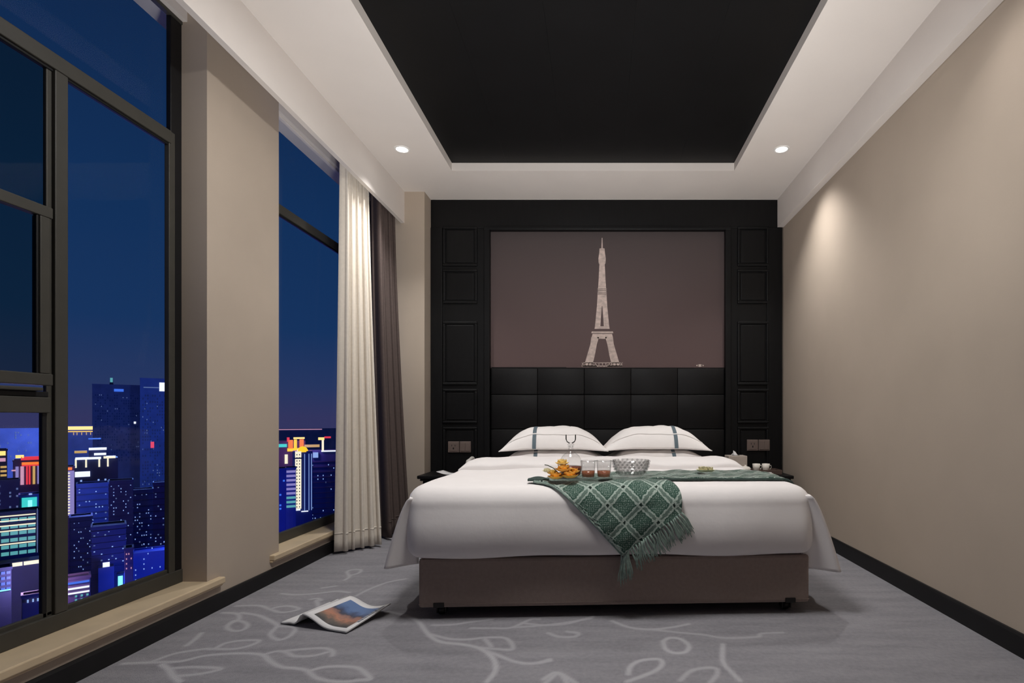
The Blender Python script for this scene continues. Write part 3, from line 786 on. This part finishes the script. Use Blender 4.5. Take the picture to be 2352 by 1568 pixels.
# cut-glass bowl
x, y = bed_at(1449, 2.66)
bw = thing('cut_glass_bowl', 'hobnailed clear glass bowl on the green throw', 'bowl', on_bed(x, y, .021))
obj('shell', lathe([(0, .003), (.055, .003), (.062, .008), (.083, .045), (.090, .082), (.0875, .082), (.080, .046), (.058, .012), (0, .008)], 40), M['cut_glass'], bw, True)
bm = bmesh.new()
for r_i, (zz, rr) in enumerate(((.022, .071), (.036, .079), (.050, .085), (.063, .088), (.075, .090))):
    for k in range(22):
        a = 2*PI*(k+.5*(r_i % 2))/22
        bmesh.ops.create_icosphere(bm, subdivisions=1, radius=.0068, matrix=Matrix.Translation((rr*math.cos(a), rr*math.sin(a), zz)))
obj('hobnail', bm, M['cut_glass'], bw, True, kind='stuff')
# blossom spray
def petals(bm, c, R, n, seedv):
    r_ = random.Random(seedv)
    for ring, (nn, el, sc) in enumerate(((n, .35, 1), (n-1, .85, .9), (3, 1.25, .75))):
        for k in range(nn):
            a = 2*PI*k/nn+ring*.5+r_.uniform(-.15, .15)
            d = Vector((math.cos(a)*math.cos(el), math.sin(a)*math.cos(el), math.sin(el)))
            tn = Vector((-math.sin(a), math.cos(a), 0)); up = d.cross(tn)
            g = []
            for i in range(5):
                t = i/4; wd = R*.62*sc*math.sin(PI*(.12+.80*t))
                for j in (-1, 0, 1): g.append(bm.verts.new(Vector(c)+d*R*sc*t+tn*wd*j-up*(.18*R*(1-abs(j)))*math.sin(PI*t)))
            for i in range(4):
                for j in range(2): bm.faces.new((g[i*3+j], g[i*3+j+1], g[i*3+j+4], g[i*3+j+3]))
x, y = bed_at(1291, 2.53)
fl = thing('blossom_spray', 'cluster of orange-yellow blossoms at the left corner of the throw', 'flower', on_bed(x, y, .024), BR)
for k, (c, R, m_) in enumerate((((-.028, -.01, .012), .042, 'petal'), ((.034, -.012, .016), .045, 'petal'), ((.006, .0, .045), .044, 'petal'), ((.0, .012, .075), .036, 'petal_pale'), ((-.045, .015, .03), .030, 'petal_pale'), ((.055, .02, .036), .030, 'petal'))):
    bm = bmesh.new(); petals(bm, c, R, 6, k); obj('blossom', bm, M[m_], fl, True)
obj('stem', tube([(-.01, .01, .03), (-.04, .012, .058), (-.068, .015, .072), (-.082, .015, .074)], .0022, 6), M['stem'], fl, True)
bm = bmesh.new(); petals(bm, (-.07, .02, .04), .026, 5, 31); obj('bud', bm, M['cream_petal'], fl, True)
# cream blossom further right
x, y = bed_at(1620, 2.86)
cb = thing('cream_blossom', 'single cream blossom lying on the throw near the tissue box', 'flower', on_bed(x, y, .022))
for k, (c, R) in enumerate((((-.012, 0, .008), .04), ((.02, .005, .008), .036))):
    bm = bmesh.new(); petals(bm, c, R, 7, 70+k); obj('petal_ring', bm, M['cream_petal'], cb, True)

# ------------------------------------------------------------------ nightstands and what stands on them
NZ = .452
def nightstand(xa, xb, label):
    t = thing('nightstand', label, 'nightstand', ((xa+xb)/2, 4.45, 0), 0, 'black bedside cabinets')
    h = (xb-xa)/2
    obj('top', boxes((-h, h, -.215, .215, NZ-.026, NZ), (-h+.018, h-.018, -.20, .215, NZ-.044, NZ-.026), bev=.006), M['black_wood'], t)
    obj('body', bx(-h+.035, h-.035, -.18, .21, .07, NZ-.044, .004), M['black_wood'], t)
    obj('plinth', bx(-h+.05, h-.05, -.16, .20, 0, .07, .003), M['black_wood'], t)
    for za, zb in ((.09, .235), (.245, .395)):
        d = obj('drawer', bx(-h+.05, h-.05, -.195, -.178, za, zb, .004), M['black_wood'], t)
        obj('knob', lathe([(0, -.02), (.009, -.018), (.012, -.01), (.006, -.004), (.006, .0), (0, .0)], 14), M['chrome'], d, True).matrix_parent_inverse = Matrix.Translation((0, -.197, (za+zb)/2)) @ Matrix.Rotation(-PI/2, 4, 'X')
    return t
nightstand(-1.412, -.93, 'black nightstand left of the bed beside the corner pilaster')
nightstand(1.03, 1.525, 'black nightstand right of the bed beside the plain wall')
def lat(px, D): return (px-VX)/F*D
# telephone
ph = thing('telephone', 'off-white desk telephone on the left nightstand, half hidden by the duvet', 'telephone', (-.988, 4.43, NZ))
def wedge(x0, x1, y0, y1, za, zb):
    bm = bx(x0, x1, y0, y1, 0, zb)
    for v in bm.verts:
        if v.co.z > .001 and v.co.y < (y0+y1)/2: v.co.z = za
    bmesh.ops.bevel(bm, geom=bm.edges[:], offset=.008, segments=2, affect='EDGES'); return bm
obj('base', wedge(-.075, .056, -.09, .09, .055, .085), M['phone'], ph)
hs = obj('handset', tube([(-.052, -.085, .082), (-.052, -.06, .098), (-.052, 0, .112), (-.052, .06, .112), (-.052, .088, .100)], [.020, .022, .014, .022, .020], 10), M['phone'], ph, True)
bm = bmesh.new()
for i in range(3):
    for j in range(4): bx(-.005+i*.024, .013+i*.024, -.07+j*.03, -.052+j*.03, .062+j*.0048, .068+j*.0048, .002, bm)
obj('keypad', bm, M['tissue_box'], ph)
# notepad / open leaflet
lf = thing('leaflet', 'thin white open leaflet on the left nightstand beside the telephone', 'leaflet', (-1.175, 4.34, NZ), -.2)
def lfn(u, v): return ((u-.5)*.19, (v-.5)*.12, .004+.022*abs(2*u-1)**1.6)
vs, fs = sheet(lfn, 17, 6); o = mesh_pydata('page', vs, fs, M['paper'], lf); solidify(o, .002)
obj('cover', bx(-.085, .085, -.055, .055, 0, .004, .001), M['tray_brown'], lf)
# right: tissue box, bowl, two cups, soap dish on a tray
tb = thing('tissue_box', 'taupe tissue box with a white tissue on the right nightstand', 'tissue box', (lat(1690, 4.42), 4.42, NZ))
obj('carton', bx(-.075, .075, -.07, .07, 0, .146, .004), M['tissue_box'], tb)
obj('slot', lathe([(0, .1462), (.03, .1462), (.03, .147), (0, .147)], 20), M['alu_dark'], tb, True)
def tis(u, v):
    a = (u-.5)*2; return (-.012+.03*a*(1-.7*v)+.006*math.sin(9*u), .012*math.sin(7*u)*(1-v)+.01*v, .145+.042*v*(1-.5*abs(a)))
vs, fs = sheet(tis, 14, 8); o = mesh_pydata('tissue', vs, fs, M['paper'], tb); solidify(o, .002)
tr = thing('service_tray', 'brown lacquered tray holding white cups on the right nightstand', 'tray', (1.335, 4.40, NZ))
obj('tray_floor', bx(-.122, .122, -.07, .07, .006, .014, .002), M['tray_brown'], tr)
obj('tray_wall', boxes((-.125, .125, -.075, -.069, .0, .036), (-.125, .125, .069, .075, .0, .036), (-.127, -.121, -.075, .075, .0, .036), (.121, .127, -.075, .075, .0, .036), bev=.002), M['tray_brown'], tr)
TZ2 = NZ+.0145
def cup(px, D, label):
    c = thing('cup', label, 'cup', (lat(px, D), D, TZ2), 0, 'white cups on the right nightstand')
    obj('cup_body', lathe([(0, .002), (.017, .002), (.020, .006), (.027, .03), (.031, .066), (.0295, .066), (.025, .03), (.016, .008), (0, .007)], 24), M['ceramic'], c, True)
    obj('handle', tube([(.028, 0, .054), (.040, 0, .052), (.044, 0, .038), (.036, 0, .024), (.026, 0, .022)], .0035, 7), M['ceramic'], c, True)
cup(1737, 4.39, 'small white cup in the middle of the brown tray')
cup(1759, 4.39, 'small white cup standing nearest the right wall on the brown tray')
bo = thing('sugar_bowl', 'round white lidded bowl between the tissue box and the brown tray', 'bowl', (lat(1712, 4.30), 4.30, NZ))
obj('bowl_body', lathe([(0, .002), (.02, .002), (.022, .006), (.038, .03), (.041, .055), (.039, .056), (.034, .03), (.018, .009), (0, .008)], 26), M['ceramic'], bo, True)
obj('lid', lathe([(.039, .056), (.030, .064), (.012, .069), (.006, .070), (.007, .077), (0, .080)], 24), M['ceramic'], bo, True)
dsh = thing('soap_dish', 'flat white dish with a wrapped packet in front of the brown tray', 'dish', (lat(1766, 4.285), 4.285, NZ))
obj('dish', lathe([(0, .002), (.022, .002), (.034, .012), (.033, .014), (.02, .005), (0, .005)], 24), M['ceramic'], dsh, True)
obj('packet', bx(-.022, .022, -.013, .013, .006, .022, .004), M['paper'], dsh)

# ------------------------------------------------------------------ magazine on the carpet
mg = thing('magazine', 'open glossy magazine with a landscape photo lying on the grey carpet', 'magazine', (-1.222, 2.469, 0), math.radians(-18))
# local x: away from the spine, local y: along the spine
def mag_page(side, lift, wd=.215, dp=.275, t0=0):
    def fn(u, v):
        s = u
        if side > 0:
            z = .048*math.exp(-((s-.02)/.30)**2)*(1-.15*v)+.030*(s**3)*v+.006; x = -.01+wd*(s-.10*math.exp(-(s/.2)**2)+.10)
        else:
            z = .046*math.exp(-(s/.22)**2)+.020*math.exp(-((s-.55)/.2)**2)*(.3+.7*v)+.004; x = -.012-wd*.55*s
        return (x, (v-.5)*dp, z+lift)
    return fn
for k in range(3):
    vs, fs = sheet(mag_page(1, .002*k), 22, 10); o = mesh_pydata('page', vs, fs, M['paper'], mg); solidify(o, .0014)
    vs, fs = sheet(mag_page(-1, .002*k), 16, 10); o = mesh_pydata('page', vs, fs, M['paper'], mg); solidify(o, .0014)
phm = mat('landscape_photo_print', srgb(80, 84, 96), .4, .4)
nt = phm.node_tree; b = nt.nodes['Principled BSDF']; N = nt.nodes; Lk = nt.links
uv = N.new('ShaderNodeUVMap'); uv.uv_map = 'UVMap'; sp = N.new('ShaderNodeSeparateXYZ'); Lk.new(uv.outputs[0], sp.inputs[0])
nz = N.new('ShaderNodeTexNoise'); nz.inputs['Scale'].default_value = 5; nz.inputs['Detail'].default_value = 5; Lk.new(uv.outputs[0], nz.inputs[0])
ad = N.new('ShaderNodeMath'); ad.operation = 'MULTIPLY_ADD'; ad.inputs[1].default_value = .45; Lk.new(nz.outputs['Fac'], ad.inputs[0]); Lk.new(sp.outputs[1], ad.inputs[2])
r = N.new('ShaderNodeValToRGB'); Lk.new(ad.outputs[0], r.inputs[0])
els = r.color_ramp.elements; els[0].position = .22; els[0].color = srgb(66, 66, 66); els[1].position = .96; els[1].color = srgb(92, 118, 160)
for p, c in ((.38, srgb(106, 92, 84)), (.52, srgb(176, 122, 98)), (.64, srgb(150, 112, 100)), (.74, srgb(62, 64, 80)), (.84, srgb(70, 88, 124))):
    q = els.new(p); q.color = c
Lk.new(r.outputs[0], b.inputs['Base Color'])
fn = mag_page(1, .0056)
nu, nv = 20, 10
vs = [fn(.14+.74*i/(nu-1), .10+.77*j/(nv-1)) for j in range(nv) for i in range(nu)]
fs = [(j*nu+i, j*nu+i+1, (j+1)*nu+i+1, (j+1)*nu+i) for j in range(nv-1) for i in range(nu-1)]
o = mesh_pydata('printed_photo', vs, fs, phm, mg); tag(o, 'landscape photo with orange rock and blue water')
ul = o.data.uv_layers.new(name='UVMap')
for lp in o.data.loops: i = lp.vertex_index; ul.data[lp.index].uv = ((i % nu)/(nu-1), (i//nu)/(nv-1))
bm = bmesh.new()
for k in range(7):
    p0 = fn(.92+.012*(k % 2), .86-.08*k); bx(p0[0]-.006, p0[0]+.006, p0[1]-.02, p0[1]+.02, p0[2]+.0003, p0[2]+.0009, bm=bm)
obj('caption', bm, mat('grey_print', srgb(150, 152, 158), .6, .3), mg)

# ------------------------------------------------------------------ the city outside (far away, well below)
GZ = -100.0
gm = mat('night_ground', srgb(40, 44, 70), .9, .1, noise=.4, scale=.02)
g = obj('ground', bx(-1800, 400, 30, 2600, GZ-2, GZ), gm, kind='structure')
def E(n, r, g_, b_, s=1.0): return emit(n, srgb(r, g_, b_), s)
L = dict(white=E('light_white', 225, 228, 240, 1.3), warm=E('light_warm', 255, 214, 120, 1.3), yellow=E('light_yellow', 250, 190, 40, 1.3), orange=E('light_orange', 240, 120, 40, 1.1),
         red=E('light_red', 220, 50, 60, 1.1), pink=E('light_pink', 205, 150, 175), teal=E('light_teal', 60, 200, 195, 1.1), tealdim=E('window_teal', 92, 168, 172, .9),
         cream=E('light_cream', 236, 226, 196, 1.2), blue=E('light_blue', 60, 110, 225), paleblue=E('light_pale_blue', 150, 180, 240, .9), cyan=E('light_cyan', 130, 225, 245, 1.4),
         dim=E('window_dim', 110, 130, 180, .55), lilac=E('light_lilac', 150, 140, 205, .8), golden=E('window_golden', 205, 165, 95, .9))
BM = dict(dark=mat('facade_dark_blue', srgb(62, 74, 120), .8, .2, noise=.15, scale=.1), mid=mat('facade_grey_blue', srgb(92, 96, 140), .8, .2, noise=.15, scale=.1),
          purple=mat('facade_mauve', srgb(112, 94, 122), .8, .2, noise=.15, scale=.1), slate=mat('facade_slate', srgb(56, 62, 92), .8, .2, noise=.15, scale=.1))
class Bld:
    """one far building: placed at a depth, turned to face the hotel; local x across, z from the ground"""
    def __init__(s, name, label, px0, px1, ytop, D, m='dark', thick=14, cap=True):
        xc = ((px0+px1)/2-VX)/F*D; s.D = D; s.px0, s.px1 = px0, px1; s.pc = (px0+px1)/2
        th = math.atan2(xc, D); s.c = math.cos(th); s.sc = D/F*s.c
        s.t = thing(name, label, 'building', (xc, D, GZ), -th)
        s.w = (px1-px0)*s.sc; s.top = s.zz(ytop); s.thick = thick; s.m = m
        obj('tower_body', bx(-s.w/2, s.w/2, 0, thick, 0, s.top, .15), BM[m], s.t)
        if cap: obj('roof_parapet', boxes((-s.w/2-.2, s.w/2+.2, -.2, .3, s.top-.3, s.top+.6), (-s.w/2-.2, s.w/2+.2, thick-.3, thick+.2, s.top-.3, s.top+.6), (-s.w/2-.2, -s.w/2+.3, 0, thick, s.top-.3, s.top+.6), (s.w/2-.3, s.w/2+.2, 0, thick, s.top-.3, s.top+.6)), BM[m], s.t)
    def zz(s, py): return H+(VY-py)/F*s.D-GZ
    def xx(s, px): return (px-s.pc)*s.sc
    def strip(s, name, px0, px1, y0, y1, m, d0=-.6, d1=.1, bev=0):
        x0, x1 = s.xx(px0), s.xx(px1); z1, z0 = s.zz(y0), s.zz(y1)
        return obj(name, bx(x0, x1, d0, d1, z0, z1, bev), L[m] if m in L else BM[m], s.t)
    def grid(s, px0, px1, y0, y1, nc, nr, prob, m, name='lit_window', seedv=1, fw=.55, fh=.5, kind='stuff', single=False):
        r_ = random.Random(seedv); bm = bmesh.new(); n = 0; a = (px1-px0)/nc; b = (y1-y0)/nr; proto = None
        for i in range(nc):
            for j in range(nr):
                if r_.random() > prob: continue
                cx, cy = px0+(i+.5)*a, y0+(j+.5)*b
                q = (s.xx(cx-a*fw/2), s.xx(cx+a*fw/2), -.25, .05, s.zz(cy+b*fh/2), s.zz(cy-b*fh/2)); n += 1
                if single: obj(name, bx(*q), L[m], s.t)
                else: bx(*q, bm=bm)
        if single or not n: bm.free(); return
        obj(name, bm, L[m] if m in L else BM[m], s.t, kind=kind)
    def ledges(s, y0, y1, n, m='slate'):
        bm = bmesh.new()
        for y in np.linspace(y0, y1, n): bx(-s.w/2-.15, s.w/2+.15, -.35, .1, s.zz(y)-.25, s.zz(y)+.25, bm=bm)
        obj('floor_ledge', bm, BM[m], s.t, kind='stuff')
    def spire(s, px, y0, y1, r, m='slate'):
        bm = lathe([(r, s.zz(y1)), (r*.6, s.zz((y0+y1)/2)), (.05, s.zz(y0))], 8, cx=s.xx(px), cy=s.thick/2); obj('mast', bm, L[m] if m in L else BM[m], s.t)
    def dome(s, px, y0, y1, hw, m):
        z0, z1 = s.zz(y1), s.zz(y0); R = hw*s.sc
        obj('dome', lathe([(R, z0)]+[(R*math.cos(a), z0+(z1-z0)*math.sin(a)) for a in np.linspace(.2, PI/2-.02, 6)]+[(0, z1)], 20, cy=2), L[m], s.t, True)
# -- lower left bay
b = Bld('office_block', 'teal-lit office block with striped floors in the lower left pane', -40, 95, 1180, 190, 'slate', 12)
b.grid(-40, 84, 1186, 1278, 6, 6, .97, 'tealdim', 'window', 3, .86, .52, single=True)
for y in (1183, 1194, 1205, 1217, 1247): b.strip('light_strip', -40, 83, y, y+2.2, 'cream')
b.strip('corner_tube', 86, 88, 1172, 1275, 'dim'); b.strip('corner_tube', 92, 94, 1185, 1275, 'dim')
b = Bld('sign_block', 'small dark block carrying a glowing teal sign panel', 44, 92, 1138, 215, 'dark', 8)
b.strip('sign_panel', 50, 85, 1142, 1168, 'teal'); b.strip('sign_emblem', 64, 74, 1148, 1166, 'cyan', -.9, -.6); b.strip('roof_light', 66, 74, 1133, 1136, 'paleblue')
b = Bld('striped_tower', 'gold striped tower cut by the left edge of the picture', -30, 17, 1034, 290, 'slate', 12)
b.grid(-30, 16, 1068, 1116, 3, 5, 1, 'golden', 'window', 3, .92, .5, single=True)
b.strip('top_sign', -30, 13, 1036, 1046, 'warm'); b.strip('top_band', -30, 13, 1052, 1060, 'pink')
b = Bld('neon_hall', 'hall with red neon roof and pink lit columns', 30, 100, 1058, 300, 'purple', 12)
b.strip('neon_roof', 48, 100, 1048, 1056, 'red'); b.strip('neon_eave', 50, 100, 1061, 1067, 'orange'); b.strip('neon_eave', 50, 100, 1067, 1070, 'red')
for p0, p1, m_ in ((47, 55, 'pink'), (60, 64, 'red'), (66, 70, 'red'), (75, 81, 'golden'), (86, 93, 'lilac'), (36, 43, 'lilac')): b.strip('lit_column', p0, p1, 1070, 1112, m_)
b.strip('roof_sign', 36, 55, 1044, 1051, 'warm'); b.strip('roof_sign', 27, 37, 1077, 1080, 'pink')
b = Bld('dark_block', 'dark office block above the teal sign with few lit rooms', -40, 46, 1105, 260, 'slate', 10)
b.grid(-30, 44, 1112, 1170, 9, 7, .16, 'dim', seedv=5)
b = Bld('hazy_block', 'hazy mauve high-rise behind the neon hall', -30, 112, 985, 420, 'mid', 14)
b.grid(-20, 110, 990, 1050, 22, 10, .12, 'dim', seedv=8)
b = Bld('covered_walk', 'long low roof with a white light band at the lower left', -60, 98, 1292, 175, 'slate', 6, cap=False)
for p0, p1 in ((-50, 8), (11, 52), (55, 96)): b.strip('light_strip', p0, p1, 1294, 1302, 'cream')
b = Bld('blue_facade', 'low building with blue lit windows at the far left', -50, 27, 1310, 165, 'slate', 6)
b.grid(-50, 26, 1312, 1362, 6, 4, .95, 'blue', 'window', 3, .75, .5, single=True); b.strip('light_strip', -50, 25, 1357, 1359.5, 'cyan')
b = Bld('low_kiosk', 'low kiosk with a short row of pale blue lamps left of the mullion', 50, 100, 1368, 160, 'purple', 4)
for p in (62, 74, 85, 92): b.strip('lamp', p, p+4, 1375, 1381, 'paleblue')
def lamp_post(px, py, D, label):
    X = (px-VX)/F*D; z = H+(VY-py)/F*D
    t = thing('street_lamp', label, 'street lamp', (X, D, GZ), 0, 'street lamps at the lower left')
    obj('post', tube([(0, 0, 0), (0, 0, z-GZ)], [.25, .15], 8), BM['slate'], t)
    obj('lamp_globe', lathe([(0, -.55), (.5, -.3), (.65, 0), (.5, .3), (0, .55)], 12, cz=z-GZ), E('street_lamp_glow', 250, 235, 150, 2), t, True)
lamp_post(14, 1421, 172, 'glowing street lamp nearest the left edge of the picture'); lamp_post(75, 1425, 172, 'glowing street lamp just left of the window mullion')
# -- right pane of window 1
b = Bld('crown_building', 'building with a golden light crown beside the window mullion', 105, 214, 978, 520, 'mid', 16)
b.strip('light_crown', 105, 214, 979, 987, 'warm'); b.strip('light_crown', 105, 214, 990, 992, 'yellow')
for p in (168, 176, 187, 198, 208): b.strip('hanging_light', p, p+2, 993, 999, 'golden')
b = Bld('hazy_tower', 'tall hazy blue tower topped with a teal lamp', 213, 328, 884, 640, 'mid', 20)
b.grid(218, 325, 905, 1060, 20, 26, .5, 'dark', seedv=11, fw=.5, fh=.6); b.grid(218, 325, 905, 1060, 24, 30, .03, 'dim', seedv=12, fw=.4, fh=.4)
b.strip('roof_lamp', 253, 259, 868, 878, 'tealdim'); b.strip('roof_lamp', 262, 284, 893, 899, 'blue'); b.spire(256, 866, 886, 2.2); b.strip('white_lamp', 308, 313, 968, 973, 'white')
b = Bld('hazy_tower', 'tall dark blue tower with a bright white sign at its top right', 322, 400, 870, 560, 'dark', 18)
b.strip('bright_sign', 366, 384, 878, 898, 'white'); b.strip('sign_streak', 330, 366, 889, 891, 'dim'); b.grid(326, 392, 905, 1150, 12, 34, .5, 'slate', seedv=15, fw=.5, fh=.6)
b.strip('red_lamp', 346, 354, 1014, 1028, 'red'); b.grid(326, 392, 905, 1150, 14, 40, .05, 'dim', seedv=16, fw=.4, fh=.4); b.strip('blue_tube', 380, 382, 1030, 1110, 'blue')
b = Bld('neon_pagoda', 'building with white neon tiered roof outlines', 172, 272, 1052, 330, 'dark', 14, cap=False)
for p0, p1, y0, m_ in ((203, 232, 1006, 'blue'), (204, 245, 1028, 'white'), (216, 244, 1040, 'white'), (172, 200, 1034, 'golden'), (174, 232, 1049, 'white'), (238, 266, 1048, 'cream')):
    b.strip('neon_eave', p0, p1, y0, y0+(5 if y0 > 1010 else 2.5), m_, -1.2, 2)
for p in (173, 196, 226, 246): b.strip('neon_post', p, p+4, 1052, 1072, 'cream')
b.strip('roof_tier', 204, 244, 1031, 1054, 'dark', 0, 8)
b.strip('lit_sign', 173, 207, 1081, 1093, 'white'); b.grid(175, 270, 1098, 1180, 12, 10, .12, 'paleblue', seedv=21)
b = Bld('slim_tower', 'slim pale tower with dotted white lights beside the mullion', 100, 172, 1074, 280, 'purple', 10)
b.strip('lit_face', 153, 171, 1082, 1186, 'lilac', -.2); b.grid(153, 163, 1084, 1184, 1, 15, 1, 'cream', 'lit_dot', 3, .6, .45); b.strip('neon_post', 152, 166, 1074, 1080, 'orange')
for i, (p0, p1, yt, D, m_, sd, lab) in enumerate((
    (176, 250, 1112, 245, 'dark', 31, 'dark apartment block just right of the slim pale tower'), (250, 306, 1105, 275, 'slate', 32, 'dark apartment block in the middle of the window with scattered lit rooms'),
    (300, 352, 1126, 300, 'dark', 33, 'dark blue block below the hazy tower'), (352, 410, 1108, 350, 'dark', 34, 'dark blue block against the right window jamb'),
    (160, 212, 1190, 212, 'slate', 35, 'low dark block at the foot of the slim tower'), (210, 290, 1210, 205, 'slate', 36, 'low dark block left of the bright white flood lamp'))):
    b = Bld('apartment_block', lab, p0, p1, yt, D, m_, 10)
    b.grid(p0+3, p1-3, yt+6, yt+150, 9, 20, .13, 'paleblue', seedv=sd, fw=.4, fh=.32); b.grid(p0+3, p1-3, yt+6, yt+150, 9, 20, .06, 'dim', seedv=sd+50, fw=.5, fh=.4)
    b.ledges(yt+8, yt+120, 9)
b = Bld('striped_hall', 'low hall with white and blue light bands at the window foot', 120, 208, 1330, 176, 'purple', 6)
b.strip('light_band', 152, 206, 1337, 1341, 'blue'); b.strip('light_band', 152, 206, 1350, 1353.5, 'white'); b.strip('light_band', 152, 206, 1361, 1364, 'white')
b.grid(168, 208, 1366, 1384, 3, 2, 1, 'tealdim', 'window', 3, .4, .5, single=True)
b = Bld('signal_kiosk', 'slim sign pylon glowing cyan above the window rail', 268, 286, 1316, 190, 'dark', 3, cap=False)
b.strip('sign_panel', 271, 282, 1322, 1359, 'cyan')
b = Bld('flood_lamp_block', 'low block with a bright white flood lamp on its roof', 225, 262, 1302, 196, 'slate', 5, cap=False)
b.strip('flood_lamp', 236, 252, 1291, 1301, 'white')
b = Bld('round_pavilion', 'mauve lit pavilion on the blue plaza', 286, 306, 1262, 182, 'purple', 6)
b.grid(288, 304, 1266, 1310, 3, 4, .4, 'pink', 'window', 4, .4, .3, single=True)
b = Bld('plaza_block', 'low blue block at the right foot of the first window', 305, 420, 1268, 215, 'dark', 10)
b.grid(308, 400, 1240, 1330, 10, 8, .12, 'paleblue', seedv=44, fw=.25, fh=.25)
# -- window 2
b = Bld('studded_tower', 'tower with a studded bright shaft and yellow dome in the second window', 672, 718, 1036, 300, 'dark', 10, cap=False)
b.strip('lit_shaft', 678, 692, 1036, 1167, 'cream', -.8); b.grid(679, 691, 1040, 1166, 2, 18, 1, 'slate', 'dark_stud', 3, .35, .4); b.strip('shaft_joint', 676, 694, 1050, 1053, 'slate', -1.2, 0)
for p in (699, 709, 715): b.strip('edge_tube', p, p+1.4, 1042, 1172, 'paleblue')
b.strip('base_tube', 660, 690, 1168, 1171, 'white'); b.strip('base_tube', 692, 708, 1173, 1175, 'white')
b.dome(686, 1025, 1038, 13, 'yellow')
# dark studs stand proud of the shaft
for o in [o for o in b.t.children if o.name.startswith('dark_stud')]: o.location.y = -.8
b = Bld('gold_hall', 'hall with orange and yellow lit roof in the second window', 640, 702, 1012, 360, 'purple', 12, cap=False)
b.strip('red_edge', 659, 665, 1004, 1014, 'red'); b.strip('gold_roof', 674, 700, 1004, 1008, 'warm'); b.strip('orange_column', 662, 673, 1010, 1030, 'orange'); b.strip('gold_column', 675, 682, 1009, 1032, 'yellow'); b.strip('gold_column', 688, 698, 1009, 1026, 'orange'); b.strip('gold_base', 660, 694, 1029, 1036, 'yellow')
b.strip('teal_sign', 640, 659, 1019, 1026, 'teal'); b.strip('white_spike', 654, 661, 1043, 1064, 'cream')
b = Bld('striped_tower', 'lilac banded tower left of the studded tower', 652, 680, 1076, 280, 'mid', 8)
for k in range(9): b.strip('light_band', 658, 679, 1080+k*10, 1085+k*10, 'lilac' if k < 6 else 'tealdim')
b = Bld('curved_block', 'dark teal block at the left edge of the second window', 630, 657, 1078, 262, 'dark', 8); b.grid(640, 656, 1084, 1180, 2, 12, .2, 'blue', seedv=50)
b = Bld('roof_sign_block', 'dark block with red and gold roof sign beside the cream curtain', 706, 790, 1034, 340, 'dark', 14, cap=False)
b.strip('white_line', 738, 790, 1034, 1037, 'white'); b.strip('gold_sign', 731, 745, 1004, 1010, 'warm'); b.strip('gold_post', 739, 744, 1010, 1036, 'cream'); b.strip('red_sign', 745, 760, 1002, 1006, 'red'); b.strip('grey_sign', 700, 734, 1020, 1026, 'golden')
b.strip('blue_sign', 719, 731, 1038, 1050, 'paleblue'); b.grid(715, 788, 1055, 1200, 12, 18, .10, 'paleblue', seedv=52, fw=.35, fh=.3); b.ledges(1060, 1190, 12)
b = Bld('hill_road', 'far ridge block with a pink light line on the horizon', 600, 800, 984, 900, 'mid', 20, cap=False); b.strip('light_line', 640, 740, 985, 986.6, 'pink')
# plaza floodlights, plus point lamps added to lift the towers towards haze
for (px, py, D, p, c) in ((340, 1330, 195, 26000, (.06, .12, 1)), (270, 1385, 165, 9000, (.06, .10, 1)), (400, 1200, 225, 20000, (.05, .12, 1)), (700, 1250, 225, 24000, (.05, .06, 1)), (770, 1120, 255, 16000, (.05, .08, 1)), (260, 960, 400, 520000, (.20, .36, 1)), (370, 980, 420, 420000, (.18, .36, 1)), (40, 990, 340, 30000, (.4, .4, 1)),
                       (60, 1330, 165, 20000, (.5, .35, .6)), (200, 1120, 225, 26000, (.2, .3, 1)), (60, 1120, 230, 26000, (.4, .25, .8)), (690, 1000, 330, 30000, (.6, .25, .7))):
    X = (px-VX)/F*D; z = H+(VY-py)/F*D
    lamp('plaza_and_fill_light', 'POINT', (X, D, max(z, GZ+8)), p, c, shadow_soft_size=2)
